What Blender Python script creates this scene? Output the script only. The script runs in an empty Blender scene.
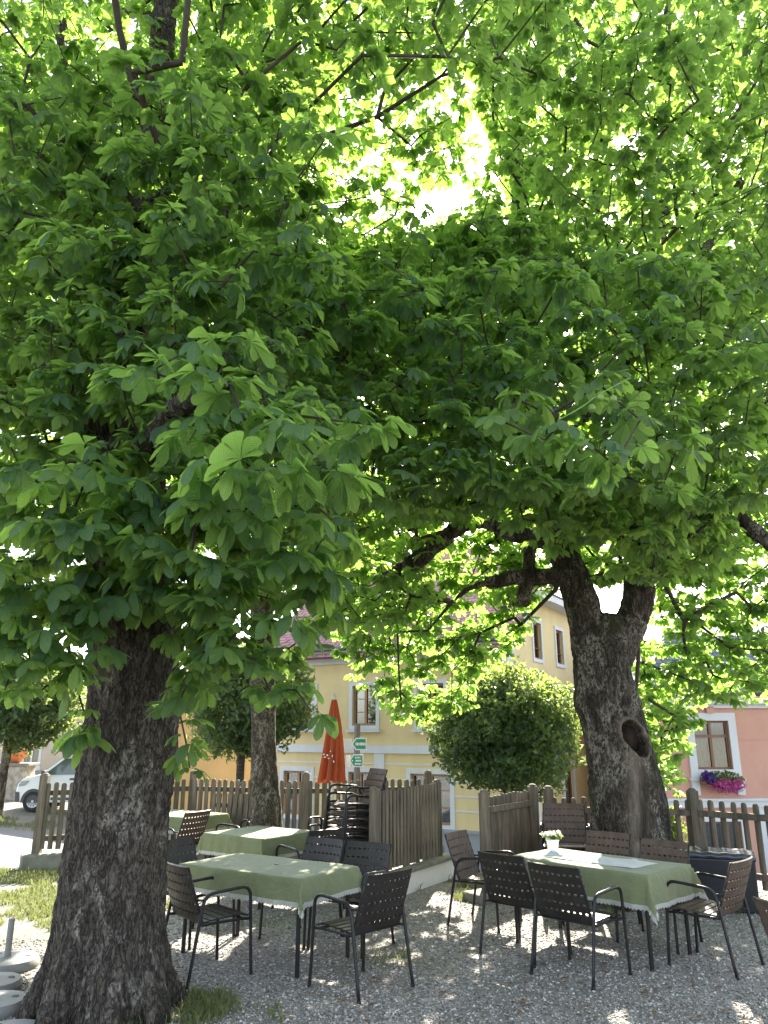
import bpy, bmesh, math, random
import numpy as np
from mathutils import Vector, Matrix, Quaternion

random.seed(7)
rng = np.random.default_rng(11)
R = math.radians
scene = bpy.context.scene
col = scene.collection

# ------------------------------------------------------------------ camera geometry (metres, eye 1.9 m, pitch 16 deg)
CAM_H, PITCH, F = 1.9, R(16.0), 769.0
CP, SP = math.cos(PITCH), math.sin(PITCH)

def ray(px, py):
    xc, yc = (px - 384) / F, (512 - py) / F
    return Vector((xc, CP - yc * SP, yc * CP + SP))

def at(px, py, Y):
    d = ray(px, py)
    return Vector((0, 0, CAM_H)) + d * (Y / d.y)

def on(px, py, z=0.0):
    d = ray(px, py)
    return Vector((0, 0, CAM_H)) + d * ((z - CAM_H) / d.z)

SUN_EL, SUN_AZ = R(32.5), R(10.6)          # in front of the camera, a little to the right
SUN_VEC = Vector((math.sin(SUN_AZ) * math.cos(SUN_EL), math.cos(SUN_AZ) * math.cos(SUN_EL), math.sin(SUN_EL)))

# ------------------------------------------------------------------ node helpers
def new_mat(name):
    m = bpy.data.materials.new(name)
    m.use_nodes = True
    nt = m.node_tree
    return m, nt, nt.nodes, nt.links, nt.nodes['Principled BSDF'], nt.nodes['Material Output']

def ramp(nt, fac, stops):
    n = nt.nodes.new('ShaderNodeValToRGB')
    cr = n.color_ramp
    while len(cr.elements) > 1:
        cr.elements.remove(cr.elements[-1])
    cr.elements[0].position = stops[0][0]
    cr.elements[0].color = (*stops[0][1], 1)
    for p, c in stops[1:]:
        e = cr.elements.new(p)
        e.color = (*c, 1)
    nt.links.new(fac, n.inputs[0])
    return n.outputs[0]

def coords(nt, scale=(1, 1, 1), kind='Object'):
    tc = nt.nodes.new('ShaderNodeTexCoord')
    mp = nt.nodes.new('ShaderNodeMapping')
    mp.inputs['Scale'].default_value = scale
    nt.links.new(tc.outputs[kind], mp.inputs[0])
    return mp.outputs[0]

def noise(nt, vec, scale, detail=4, rough=.55, dist=0):
    n = nt.nodes.new('ShaderNodeTexNoise')
    n.inputs['Scale'].default_value = scale
    n.inputs['Detail'].default_value = detail
    n.inputs['Roughness'].default_value = rough
    n.inputs['Distortion'].default_value = dist
    if vec is not None:
        nt.links.new(vec, n.inputs['Vector'])
    return n.outputs['Fac']

def voro(nt, vec, scale, feature='F1', out='Distance'):
    n = nt.nodes.new('ShaderNodeTexVoronoi')
    n.feature = feature
    n.inputs['Scale'].default_value = scale
    nt.links.new(vec, n.inputs['Vector'])
    return n.outputs[out]

def mixc(nt, fac, a, b, mode='MIX'):
    n = nt.nodes.new('ShaderNodeMix')
    n.data_type = 'RGBA'
    n.blend_type = mode
    for sock, v in ((n.inputs[0], fac), (n.inputs[6], a), (n.inputs[7], b)):
        if hasattr(v, 'node'):
            nt.links.new(v, sock)
        elif isinstance(v, (int, float)):
            sock.default_value = v
        else:
            sock.default_value = (*v, 1)
    return n.outputs[2]

def math_n(nt, op, a, b=None):
    n = nt.nodes.new('ShaderNodeMath')
    n.operation = op
    for i, v in enumerate((a, b)):
        if v is None:
            continue
        if hasattr(v, 'node'):
            nt.links.new(v, n.inputs[i])
        else:
            n.inputs[i].default_value = v
    return n.outputs[0]

def bump(nt, h, strength, dist, bsdf, prev=None):
    n = nt.nodes.new('ShaderNodeBump')
    n.inputs['Strength'].default_value = strength
    n.inputs['Distance'].default_value = dist
    nt.links.new(h, n.inputs['Height'])
    if prev is not None:
        nt.links.new(prev, n.inputs['Normal'])
    nt.links.new(n.outputs[0], bsdf.inputs['Normal'])
    return n.outputs[0]

def simple(name, color, rough=.6, var=.12, scale=6, metal=0.0, bmp=0.0, bscale=60, spec=.5):
    m, nt, N, L, b, o = new_mat(name)
    v = coords(nt)
    f = noise(nt, v, scale, 5)
    lo = tuple(max(0, c * (1 - var)) for c in color)
    hi = tuple(min(1, c * (1 + var)) for c in color)
    L.new(ramp(nt, f, [(.3, lo), (.7, hi)]), b.inputs['Base Color'])
    b.inputs['Roughness'].default_value = rough
    b.inputs['Metallic'].default_value = metal
    b.inputs['Specular IOR Level'].default_value = spec
    if bmp:
        bump(nt, noise(nt, v, bscale, 4), bmp, .01, b)
    return m

# ------------------------------------------------------------------ materials
def leaf_mat(name, dark, light, trans, tfac=.5, veins=False, rough=.42):
    m, nt, N, L, b, o = new_mat(name)
    a = N.new('ShaderNodeAttribute'); a.attribute_name = 'tint'
    c = ramp(nt, a.outputs['Fac'], [(0, dark), (1, light)])
    L.new(c, b.inputs['Base Color'])
    b.inputs['Roughness'].default_value = rough
    b.inputs['Specular IOR Level'].default_value = .5
    t = N.new('ShaderNodeBsdfTranslucent')
    tc = ramp(nt, a.outputs['Fac'], [(0, tuple(x * .8 for x in trans)), (1, trans)])
    L.new(tc, t.inputs['Color'])
    mx = N.new('ShaderNodeMixShader'); mx.inputs[0].default_value = tfac
    L.new(b.outputs[0], mx.inputs[1]); L.new(t.outputs[0], mx.inputs[2])
    L.new(mx.outputs[0], o.inputs['Surface'])
    if veins:
        u = N.new('ShaderNodeAttribute'); u.attribute_name = 'leafuv'
        s = N.new('ShaderNodeSeparateXYZ'); L.new(u.outputs['Vector'], s.inputs[0])
        av = math_n(nt, 'ABSOLUTE', s.outputs[1])
        w = math_n(nt, 'SINE', math_n(nt, 'MULTIPLY', math_n(nt, 'SUBTRACT', s.outputs[0], math_n(nt, 'MULTIPLY', av, .16)), 95.0))
        mid = math_n(nt, 'POWER', math_n(nt, 'SUBTRACT', 1.0, av), 14.0)
        h = math_n(nt, 'SUBTRACT', math_n(nt, 'MULTIPLY', w, .35), mid)
        n = bump(nt, h, .8, .004, b)
        L.new(n, t.inputs['Normal'])
        L.new(mixc(nt, math_n(nt, 'MULTIPLY', mid, .55), c, (.13, .20, .09)), b.inputs['Base Color'])
    return m

M = {}
M['leaf'] = leaf_mat('chestnut_leaf', (.020, .052, .032), (.056, .118, .070), (.45, .72, .115), .52, veins=True, rough=.47)
M['leaf_small'] = leaf_mat('clipped_tree_leaf', (.018, .050, .030), (.042, .095, .050), (.42, .54, .11), .42, rough=.45)
M['leaf_shrub'] = leaf_mat('shrub_leaf', (.05, .11, .02), (.10, .17, .02), (.35, .45, .06), .4)
M['grass'] = leaf_mat('grass_blade', (.07, .105, .028), (.18, .185, .07), (.27, .31, .09), .35, rough=.6)
M['petal_pink'] = leaf_mat('fuchsia_petal', (.42, .04, .22), (.66, .16, .42), (.6, .05, .3), .3, rough=.6)
M['petal_violet'] = leaf_mat('violet_petal', (.06, .02, .18), (.14, .05, .35), (.15, .05, .4), .3, rough=.6)
M['petal_white'] = leaf_mat('white_petal', (.7, .72, .6), (.85, .85, .78), (.7, .7, .6), .3, rough=.6)
M['petal_red'] = leaf_mat('red_petal', (.6, .12, .10), (.75, .4, .38), (.5, .1, .1), .3, rough=.6)

def bark_mat(name, dark, mid, light, patch=.55, moss=.0, vs=11, zs=.32):
    m, nt, N, L, b, o = new_mat(name)
    v = coords(nt, (1, 1, zs))
    f1 = noise(nt, v, vs, 8, .65, .6)
    rid = math_n(nt, 'ABSOLUTE', math_n(nt, 'SUBTRACT', noise(nt, v, vs * 1.9, 4, .6, .8), .5))
    rid2 = math_n(nt, 'ABSOLUTE', math_n(nt, 'SUBTRACT', noise(nt, v, vs * 5.2, 3, .6, .5), .5))
    fp = noise(nt, coords(nt, (1, 1, .5)), 4.2, 5, .62, .8)
    c = ramp(nt, f1, [(.3, dark), (.66, mid)])
    crack = ramp(nt, rid, [(0, (.25, .25, .25)), (.055, (.75, .75, .75)), (.12, (1, 1, 1))])
    crack2 = ramp(nt, rid2, [(0, (.45, .45, .45)), (.09, (1, 1, 1))])
    c = mixc(nt, 1.0, mixc(nt, 1.0, c, crack, 'MULTIPLY'), crack2, 'MULTIPLY')
    la = N.new('ShaderNodeAttribute'); la.attribute_name = 'lichen'
    fp = math_n(nt, 'ADD', fp, la.outputs['Fac'])
    lp = ramp(nt, fp, [(patch, (0, 0, 0)), (patch + .09, (1, 1, 1))])
    fine = ramp(nt, noise(nt, coords(nt, (1, 1, .6)), 34, 6, .75, .6), [(.47, (0, 0, 0)), (.55, (1, 1, 1))])
    pm = math_n(nt, 'MULTIPLY', lp, fine)
    c = mixc(nt, pm, c, light)
    if moss:
        mo = ramp(nt, noise(nt, coords(nt), 2.2, 5, .6), [(.58, (0, 0, 0)), (.68, (1, 1, 1))])
        c = mixc(nt, math_n(nt, 'MULTIPLY', mo, moss), c, (.035, .04, .012))
    wa = N.new('ShaderNodeAttribute'); wa.attribute_name = 'barewood'
    wc = ramp(nt, noise(nt, coords(nt, (1, 1, .12)), 26, 5), [(.3, (.13, .10, .075)), (.7, (.36, .30, .24))])
    c = mixc(nt, wa.outputs['Fac'], c, wc)
    L.new(c, b.inputs['Base Color'])
    b.inputs['Roughness'].default_value = .9
    b.inputs['Specular IOR Level'].default_value = .2
    h = math_n(nt, 'ADD', math_n(nt, 'MULTIPLY', f1, 1.0), math_n(nt, 'ADD', math_n(nt, 'ADD', math_n(nt, 'MULTIPLY', crack, .5), math_n(nt, 'MULTIPLY', crack2, .25)), math_n(nt, 'MULTIPLY', pm, .2)))
    bump(nt, h, .9, .03, b)
    return m

M['bark_near'] = bark_mat('old_chestnut_bark', (.070, .057, .047), (.180, .152, .127), (.36, .33, .29), .53, .3)
M['bark_far'] = bark_mat('scaly_chestnut_bark', (.045, .036, .029), (.145, .122, .098), (.29, .26, .22), .475, .8)
M['bark_slim'] = bark_mat('slim_trunk_bark', (.08, .065, .048), (.22, .185, .14), (.36, .32, .25), .5, .3, 16, .6)
M['twig'] = simple('twig_bark', (.045, .035, .027), .85, .35, 9, bmp=.4)
M['wood_shaded'] = simple('hollow_shade', (.022, .013, .008), .95, .7, 9, bmp=.8)  # near-black colour carries the shade inside the tree hollow

def ground_mats():
    m, nt, N, L, b, o = new_mat('terrace_gravel')
    v = coords(nt)
    cell = voro(nt, v, 62, 'F1', 'Color')
    s = N.new('ShaderNodeSeparateColor'); L.new(cell, s.inputs[0])
    c = ramp(nt, s.outputs[0], [(0, (.13, .119, .104)), (.35, (.29, .268, .238)), (.7, (.42, .393, .35)), (1, (.58, .548, .495))])
    edge = ramp(nt, voro(nt, v, 62, 'DISTANCE_TO_EDGE'), [(0, (.45, .45, .45)), (.12, (1, 1, 1))])
    c = mixc(nt, 1.0, c, edge, 'MULTIPLY')
    dirt = ramp(nt, noise(nt, v, .75, 8, .68, .6), [(.40, (1, 1, 1)), (.62, (0, 0, 0))])
    c = mixc(nt, math_n(nt, 'MULTIPLY', dirt, .75), c, ramp(nt, noise(nt, v, 30, 6), [(.3, (.10, .085, .062)), (.7, (.27, .235, .185))]))
    L.new(c, b.inputs['Base Color'])
    b.inputs['Roughness'].default_value = .85
    h = math_n(nt, 'ADD', voro(nt, v, 62, 'DISTANCE_TO_EDGE'), math_n(nt, 'MULTIPLY', noise(nt, v, 7, 4), .3))
    bump(nt, h, .8, .02, b)
    M['gravel'] = m
    m, nt, N, L, b, o = new_mat('earth_ground')
    v = coords(nt)
    f = noise(nt, v, 1.3, 8, .65)
    c = ramp(nt, f, [(.34, (.085, .10, .035)), (.46, (.14, .13, .085)), (.62, (.20, .185, .16))])
    c = mixc(nt, .5, c, ramp(nt, noise(nt, v, 45, 4), [(.3, (.05, .05, .03)), (.7, (.4, .37, .32))]))
    L.new(c, b.inputs['Base Color'])
    b.inputs['Roughness'].default_value = .95
    bump(nt, noise(nt, v, 40, 5), .7, .03, b)
    M['earth'] = m
    m, nt, N, L, b, o = new_mat('street_asphalt')
    v = coords(nt)
    f = noise(nt, v, .6, 6)
    c = ramp(nt, f, [(.3, (.12, .118, .115)), (.7, (.19, .185, .18))])
    c = mixc(nt, .3, c, ramp(nt, noise(nt, v, 90, 3), [(.35, (.05, .05, .05)), (.65, (.34, .33, .32))]))
    L.new(c, b.inputs['Base Color'])
    b.inputs['Roughness'].default_value = .85
    bump(nt, noise(nt, v, 120, 3), .4, .01, b)
    M['asphalt'] = m
ground_mats()

def pebble_mat():
    m, nt, N, L, b, o = new_mat('loose_pebble')
    a = N.new('ShaderNodeAttribute'); a.attribute_name = 'tint'
    L.new(ramp(nt, a.outputs['Fac'], [(0, (.085, .078, .067)), (.4, (.235, .22, .195)), (.8, (.42, .395, .36)), (1, (.64, .61, .56))]), b.inputs['Base Color'])
    b.inputs['Roughness'].default_value = .8
    return m
M['pebble'] = pebble_mat()

def fence_mat():
    m, nt, N, L, b, o = new_mat('weathered_fence_wood')
    v = coords(nt, (1, 1, .08))
    f = noise(nt, v, 22, 6, .6)
    c = ramp(nt, f, [(.3, (.080, .064, .047)), (.55, (.165, .138, .105)), (.75, (.26, .222, .172))])
    big = ramp(nt, noise(nt, coords(nt), 2.5, 4), [(.35, (.7, .72, .68)), (.65, (1.05, 1.0, .95))])
    L.new(mixc(nt, 1.0, c, big, 'MULTIPLY'), b.inputs['Base Color'])
    b.inputs['Roughness'].default_value = .85
    bump(nt, f, .5, .01, b)
    return m
M['fence'] = fence_mat()
M['stone'] = simple('mossy_kerb_stone', (.20, .19, .155), .9, .35, 5, bmp=.7, bscale=25)
M['render_white'] = simple('white_render', (.70, .69, .66), .85, .06, 3)
M['cast_concrete'] = simple('cast_concrete', (.21, .21, .20), .85, .18, 7, bmp=.3, bscale=50)
def slat_mat(name, c, r):
    m, nt, N, L, b, o = new_mat(name)
    v = coords(nt)
    f = noise(nt, v, 11, 5)
    L.new(ramp(nt, f, [(.3, tuple(x * .75 for x in c)), (.7, tuple(x * 1.3 for x in c))]), b.inputs['Base Color'])
    L.new(ramp(nt, noise(nt, v, 30, 3), [(.3, (r - .08,) * 3), (.7, (r + .12,) * 3)]), b.inputs['Roughness'])
    b.inputs['Specular IOR Level'].default_value = .3
    return m
M['slat_black'] = slat_mat('charcoal_slat', (.028, .0235, .021), .45)
M['slat_brown'] = slat_mat('brown_slat', (.085, .058, .044), .52)  # brown paint, also the lit look of two dark chairs
M['tube'] = slat_mat('powder_coated_tube', (.018, .017, .018), .35)
M['table_wood'] = simple('table_board', (.12, .08, .05), .6, .2, 8)

def cloth_mat(name, c, tr=.18, scale=220):
    m, nt, N, L, b, o = new_mat(name)
    v = coords(nt)
    f = noise(nt, v, 5, 5)
    cc = ramp(nt, f, [(.3, tuple(x * .9 for x in c)), (.7, tuple(min(1, x * 1.08) for x in c))])
    w = ramp(nt, noise(nt, v, scale, 2), [(.35, (.82, .82, .82)), (.65, (1, 1, 1))])
    cc = mixc(nt, 1.0, cc, w, 'MULTIPLY')
    L.new(cc, b.inputs['Base Color'])
    b.inputs['Roughness'].default_value = .9
    b.inputs['Specular IOR Level'].default_value = .15
    b.inputs['Sheen Weight'].default_value = .2
    t = N.new('ShaderNodeBsdfTranslucent'); L.new(cc, t.inputs['Color'])
    mx = N.new('ShaderNodeMixShader'); mx.inputs[0].default_value = tr
    L.new(b.outputs[0], mx.inputs[1]); L.new(t.outputs[0], mx.inputs[2])
    L.new(mx.outputs[0], o.inputs['Surface'])
    n1 = bump(nt, noise(nt, v, 9, 3, .5, 1.2), .5, .03, b)
    bump(nt, noise(nt, v, scale, 3), .35, .003, b, n1)
    return m
M['cloth_green'] = cloth_mat('green_tablecloth', (.245, .27, .142))
M['cloth_white'] = cloth_mat('white_linen', (.74, .74, .72), .25)
M['lace'] = cloth_mat('white_lace', (.66, .66, .60), .35, 130)
M['parasol_red'] = cloth_mat('red_parasol_cloth', (.50, .10, .035), .1)

def plaster(name, c, var=.07):
    m, nt, N, L, b, o = new_mat(name)
    v = coords(nt)
    f = noise(nt, v, .8, 7, .6)
    cc = ramp(nt, f, [(.3, tuple(x * (1 - var) for x in c)), (.7, tuple(min(1, x * (1 + var)) for x in c))])
    st = ramp(nt, noise(nt, coords(nt, (1.2, 1.2, .5)), 1.6, 8, .65), [(.35, (.80, .79, .77)), (.6, (1, 1, 1))])
    L.new(mixc(nt, .4, cc, st, 'MULTIPLY'), b.inputs['Base Color'])
    b.inputs['Roughness'].default_value = .9
    bump(nt, noise(nt, v, 45, 4), .25, .01, b)
    return m
M['yellow'] = plaster('yellow_plaster', (.72, .565, .295))
M['white'] = plaster('white_plaster', (.66, .66, .67), .05)
M['pink'] = plaster('pink_plaster', (.60, .325, .245))
M['orange'] = plaster('orange_plaster', (.68, .44, .19))
M['beige'] = plaster('beige_plaster', (.55, .46, .35))
M['plinth'] = plaster('grey_plinth', (.33, .34, .36))
M['frame_brown'] = simple('brown_window_frame', (.20, .085, .045), .5, .15)
M['frame_tan'] = simple('tan_window_frame', (.36, .19, .09), .5, .15)
M['frame_white'] = simple('white_window_frame', (.7, .7, .7), .5, .05)
M['curtain'] = simple('window_curtain', (.30, .33, .31), .9, .15, 8)
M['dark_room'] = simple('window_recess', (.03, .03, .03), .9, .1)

def roof_mat(name, c, vs):
    m, nt, N, L, b, o = new_mat(name)
    v = coords(nt, (1, 1, 1), 'UV')
    br = N.new('ShaderNodeTexBrick')
    br.inputs['Scale'].default_value = vs
    br.inputs['Mortar Size'].default_value = .035
    br.inputs['Color1'].default_value = (*tuple(x * .85 for x in c), 1)
    br.inputs['Color2'].default_value = (*tuple(x * 1.15 for x in c), 1)
    br.inputs['Mortar'].default_value = (*tuple(x * .3 for x in c), 1)
    L.new(v, br.inputs['Vector'])
    L.new(br.outputs['Color'], b.inputs['Base Color'])
    b.inputs['Roughness'].default_value = .6
    bump(nt, br.outputs['Fac'], -.5, .02, b)
    return m
M['roof_red'] = roof_mat('red_roof_tiles', (.38, .15, .16), 1.6)
M['roof_slate'] = roof_mat('slate_roof_tiles', (.13, .145, .19), 1.6)
M['gutter'] = simple('zinc_gutter', (.12, .12, .13), .5, .1, metal=.3)

def glass_mat():
    m, nt, N, L, b, o = new_mat('window_glass')
    b.inputs['Base Color'].default_value = (.8, .85, .85, 1)
    b.inputs['Roughness'].default_value = .06
    g = N.new('ShaderNodeBsdfTransparent'); g.inputs[0].default_value = (.75, .8, .8, 1)
    gl = N.new('ShaderNodeBsdfGlossy'); gl.inputs['Roughness'].default_value = .04
    fr = N.new('ShaderNodeFresnel'); fr.inputs[0].default_value = 1.6
    mx = N.new('ShaderNodeMixShader')
    fac = math_n(nt, 'ADD', math_n(nt, 'MULTIPLY', fr.outputs[0], .9), .12)
    L.new(fac, mx.inputs[0]); L.new(g.outputs[0], mx.inputs[1]); L.new(gl.outputs[0], mx.inputs[2])
    L.new(mx.outputs[0], o.inputs['Surface'])
    return m
M['glass'] = glass_mat()
M['van_paint'] = simple('white_van_paint', (.74, .75, .76), .25, .03, 3)
M['van_plastic'] = simple('grey_van_plastic', (.06, .06, .065), .55, .15)
M['rubber'] = simple('tyre_rubber', (.02, .02, .02), .8, .2)
M['steel'] = simple('grey_steel', (.50, .50, .51), .45, .1, metal=.3)
M['galv'] = simple('galvanised_post', (.14, .125, .115), .5, .12, metal=.3)
M['sign_green'] = simple('green_sign_face', (.01, .21, .16), .4, .06)
M['sign_white'] = simple('white_sign_face', (.72, .72, .72), .4, .04)
M['box_black'] = simple('black_storage_box', (.017, .018, .022), .32, .3, 9)
M['box_lid'] = simple('storage_box_lid', (.05, .055, .07), .25, .25, 9)
M['pot_white'] = simple('white_glazed_pot', (.78, .78, .75), .3, .04)
M['terracotta'] = simple('orange_bowl', (.62, .20, .07), .6, .12)
M['pole_white'] = simple('pale_parasol_pole', (.62, .58, .50), .5, .08)
M['blue_plastic'] = simple('blue_plastic', (.10, .19, .40), .4, .08)
M['pedestal'] = simple('rough_pedestal_stone', (.30, .27, .22), .9, .4, 7, bmp=.8, bscale=14)
M['fruit'] = simple('chestnut_husk', (.16, .26, .06), .7, .2, 20, bmp=.6, bscale=90)
M['dry_leaf'] = leaf_mat('dry_leaf', (.16, .075, .025), (.30, .16, .06), (.3, .15, .05), .2, rough=.8)

# ------------------------------------------------------------------ mesh helpers
class MB:
    def __init__(s):
        s.v, s.f = [], []
    def add(s, vs, fs):
        o = len(s.v)
        s.v += [tuple(p) for p in vs]
        s.f += [tuple(i + o for i in f) for f in fs]
        return s
    def box(s, c, size, mat=None, taper=1.0):
        hx, hy, hz = size[0] / 2, size[1] / 2, size[2] / 2
        vs = []
        for z, k in ((-hz, 1.0), (hz, taper)):
            for x, y in ((-hx, -hy), (hx, -hy), (hx, hy), (-hx, hy)):
                vs.append(Vector((x * k, y * k, z)))
        if mat is not None:
            vs = [mat @ p for p in vs]
        vs = [p + Vector(c) for p in vs]
        return s.add(vs, [(3, 2, 1, 0), (4, 5, 6, 7), (0, 1, 5, 4), (1, 2, 6, 5), (2, 3, 7, 6), (3, 0, 4, 7)])
    def tube(s, pts, r, seg=8, cap=True):
        pts = [Vector(p) for p in pts]
        n = len(pts)
        rs = r if isinstance(r, (list, tuple)) else [r] * n
        ref = None
        vs = []
        for i, p in enumerate(pts):
            t = (pts[min(i + 1, n - 1)] - pts[max(i - 1, 0)]).normalized()
            if ref is None:
                ref = t.orthogonal().normalized()
            ref = (ref - t * ref.dot(t))
            ref = ref.normalized() if ref.length > 1e-6 else t.orthogonal().normalized()
            b = t.cross(ref)
            for k in range(seg):
                a = 2 * math.pi * k / seg
                vs.append(p + (ref * math.cos(a) + b * math.sin(a)) * rs[i])
        fs = []
        for i in range(n - 1):
            for k in range(seg):
                a, b2 = i * seg + k, i * seg + (k + 1) % seg
                fs.append((a, b2, b2 + seg, a + seg))
        if cap:
            fs.append(tuple(reversed(range(seg))))
            fs.append(tuple(range((n - 1) * seg, n * seg)))
        return s.add(vs, fs)
    def lathe(s, prof, seg=24, c=(0, 0, 0), cap=True):
        vs = []
        for r, z in prof:
            for k in range(seg):
                a = 2 * math.pi * k / seg
                vs.append((c[0] + r * math.cos(a), c[1] + r * math.sin(a), c[2] + z))
        fs = []
        n = len(prof)
        for i in range(n - 1):
            for k in range(seg):
                a, b = i * seg + k, i * seg + (k + 1) % seg
                fs.append((a, b, b + seg, a + seg))
        if cap:
            fs.append(tuple(reversed(range(seg))))
            fs.append(tuple(range((n - 1) * seg, n * seg)))
        return s.add(vs, fs)
    def prism(s, poly, axis, a, b):
        """poly of 2D points extruded along an axis: 'y' -> (x, z) profile"""
        n = len(poly)
        if axis == 'y':
            vs = [(x, a, z) for x, z in poly] + [(x, b, z) for x, z in poly]
        elif axis == 'x':
            vs = [(a, y, z) for y, z in poly] + [(b, y, z) for y, z in poly]
        else:
            vs = [(x, y, a) for x, y in poly] + [(x, y, b) for x, y in poly]
        fs = [tuple(range(n)), tuple(reversed(range(n, 2 * n)))]
        fs += [(i, i + n, (i + 1) % n + n, (i + 1) % n) for i in range(n)]
        return s.add(vs, fs)
    def mesh(s, name):
        me = bpy.data.meshes.new(name)
        me.from_pydata(s.v, [], s.f)
        me.update()
        bm = bmesh.new(); bm.from_mesh(me)
        bmesh.ops.recalc_face_normals(bm, faces=bm.faces)
        bm.to_mesh(me); bm.free()
        return me
    def build(s, name, mat, parent=None, smooth=False, bevel=0):
        me = s.mesh(name)
        me.materials.append(mat)
        if smooth:
            me.shade_smooth()
            me.set_sharp_from_angle(angle=R(50))
        o = bpy.data.objects.new(name, me)
        col.objects.link(o)
        if parent is not None:
            o.parent = parent
        if bevel:
            md = o.modifiers.new('bevel', 'BEVEL'); md.width = bevel; md.segments = 2; md.limit_method = 'ANGLE'
        return o

def catmull(pts, n=6):
    pts = [Vector(p) for p in pts]
    out = []
    for i in range(len(pts) - 1):
        p0, p1, p2, p3 = pts[max(i - 1, 0)], pts[i], pts[i + 1], pts[min(i + 2, len(pts) - 1)]
        for k in range(n):
            t = k / n
            out.append(.5 * ((2 * p1) + (p2 - p0) * t + (2 * p0 - 5 * p1 + 4 * p2 - p3) * t * t + (3 * p1 - p0 - 3 * p2 + p3) * t ** 3))
    out.append(pts[-1])
    return out

def tag(o, label=None, cat=None, group=None, kind=None):
    if label: o['label'] = label
    if cat: o['category'] = cat
    if group: o['group'] = group
    if kind: o['kind'] = kind
    return o

def empty(name, loc=(0, 0, 0), rz=0.0):
    o = bpy.data.objects.new(name, None)
    o.empty_display_size = .2
    o.location = loc
    o.rotation_euler = (0, 0, rz)
    col.objects.link(o)
    return o

def copy_tree(o, parent=None):
    c = o.copy()
    col.objects.link(c)
    if parent is not None:
        c.parent = parent
    for ch in list(o.children):
        copy_tree(ch, c)
    return c

def mesh_np(name, verts, tris=None, quads=None, attrs=None, mat=None, parent=None, smooth=True):
    me = bpy.data.meshes.new(name)
    parts, totals = [], []
    if tris is not None and len(tris):
        parts.append(np.asarray(tris, np.int32).ravel()); totals.append(np.full(len(tris), 3, np.int32))
    if quads is not None and len(quads):
        parts.append(np.asarray(quads, np.int32).ravel()); totals.append(np.full(len(quads), 4, np.int32))
    loops = np.concatenate(parts); tot = np.concatenate(totals)
    start = np.concatenate([[0], np.cumsum(tot)[:-1]]).astype(np.int32)
    me.vertices.add(len(verts)); me.vertices.foreach_set('co', np.asarray(verts, np.float32).ravel())
    me.loops.add(len(loops)); me.loops.foreach_set('vertex_index', loops)
    me.polygons.add(len(tot)); me.polygons.foreach_set('loop_start', start); me.polygons.foreach_set('loop_total', tot)
    if smooth:
        me.polygons.foreach_set('use_smooth', np.ones(len(tot), bool))
    for k, (typ, arr) in (attrs or {}).items():
        a = me.attributes.new(k, typ, 'POINT')
        a.data.foreach_set('value' if typ == 'FLOAT' else 'vector', np.asarray(arr, np.float32).ravel())
    me.update(calc_edges=True)
    if mat: me.materials.append(mat)
    o = bpy.data.objects.new(name, me)
    col.objects.link(o)
    if parent is not None: o.parent = parent
    return o

def vnoise(p, seed=0):
    """value noise in [-1,1] on an (n,3) array"""
    i = np.floor(p).astype(np.int64); f = p - i
    f = f * f * (3 - 2 * f)
    def h(a, b, c):
        n = (a * 374761393 + b * 668265263 + c * 2147483647 + seed * 974711) & 0x7fffffff
        n = ((n ^ (n >> 13)) * 1274126177) & 0x7fffffff
        n = (n ^ (n >> 16)) & 0xffff
        return n / 32767.5 - 1
    r = 0
    for dx in (0, 1):
        for dy in (0, 1):
            for dz in (0, 1):
                w = (f[:, 0] if dx else 1 - f[:, 0]) * (f[:, 1] if dy else 1 - f[:, 1]) * (f[:, 2] if dz else 1 - f[:, 2])
                r = r + w * h(i[:, 0] + dx, i[:, 1] + dy, i[:, 2] + dz)
    return r

# ------------------------------------------------------------------ terrain
def street_z(x):
    return np.clip(-1.45 - .085 * (np.asarray(x, float) - 1.0), -2.3, .2)

def ground_z(x, y):
    s = np.clip((np.asarray(y, float) - 11.3) / 7.2, 0, 1)
    s = s * s * (3 - 2 * s)
    return street_z(x) * s

def gz(x, y):
    return float(ground_z(x, y))

def sheet(name, xs, ys, zoff, mat, ylow=None):
    X, Y = np.meshgrid(xs, ys)
    if ylow is not None:
        lo = np.array([ylow(x) for x in xs])
        k = (Y - ys[0]) / (ys[-1] - ys[0])
        Y = lo[None, :] + k * (ys[-1] - lo[None, :])
    Z = ground_z(X, Y) + zoff
    v = np.stack([X, Y, Z], -1).reshape(-1, 3)
    nx, ny = len(xs), len(ys)
    i = (np.arange(ny - 1)[:, None] * nx + np.arange(nx - 1)[None]).ravel()
    q = np.stack([i, i + 1, i + 1 + nx, i + nx], -1)
    return mesh_np(name, v, quads=q, mat=mat)

g = sheet('ground', np.unique(np.concatenate([np.linspace(-400, -40, 8), np.linspace(-40, 40, 81), np.linspace(40, 400, 8)])),
          np.unique(np.concatenate([np.linspace(-200, -10, 6), np.linspace(-10, 40, 101), np.linspace(40, 600, 10)])), 0, M['earth'])
tag(g, kind='structure')

# ------------------------------------------------------------------ fences: end points (x, y, picket top z, post top z)
FL = [(-5.15, 12.35), (-3.12, 13.35), (-1.22, 12.75), (.72, 13.3)]
FR = [(2.22, 11.04), (3.98, 10.55), (4.75, 9.75), (6.2, 8.3)]
GL = [(-.12, 9.9), (.74, 11.4)]
GR = [(1.22, 10.0), (2.02, 11.1)]

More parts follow.
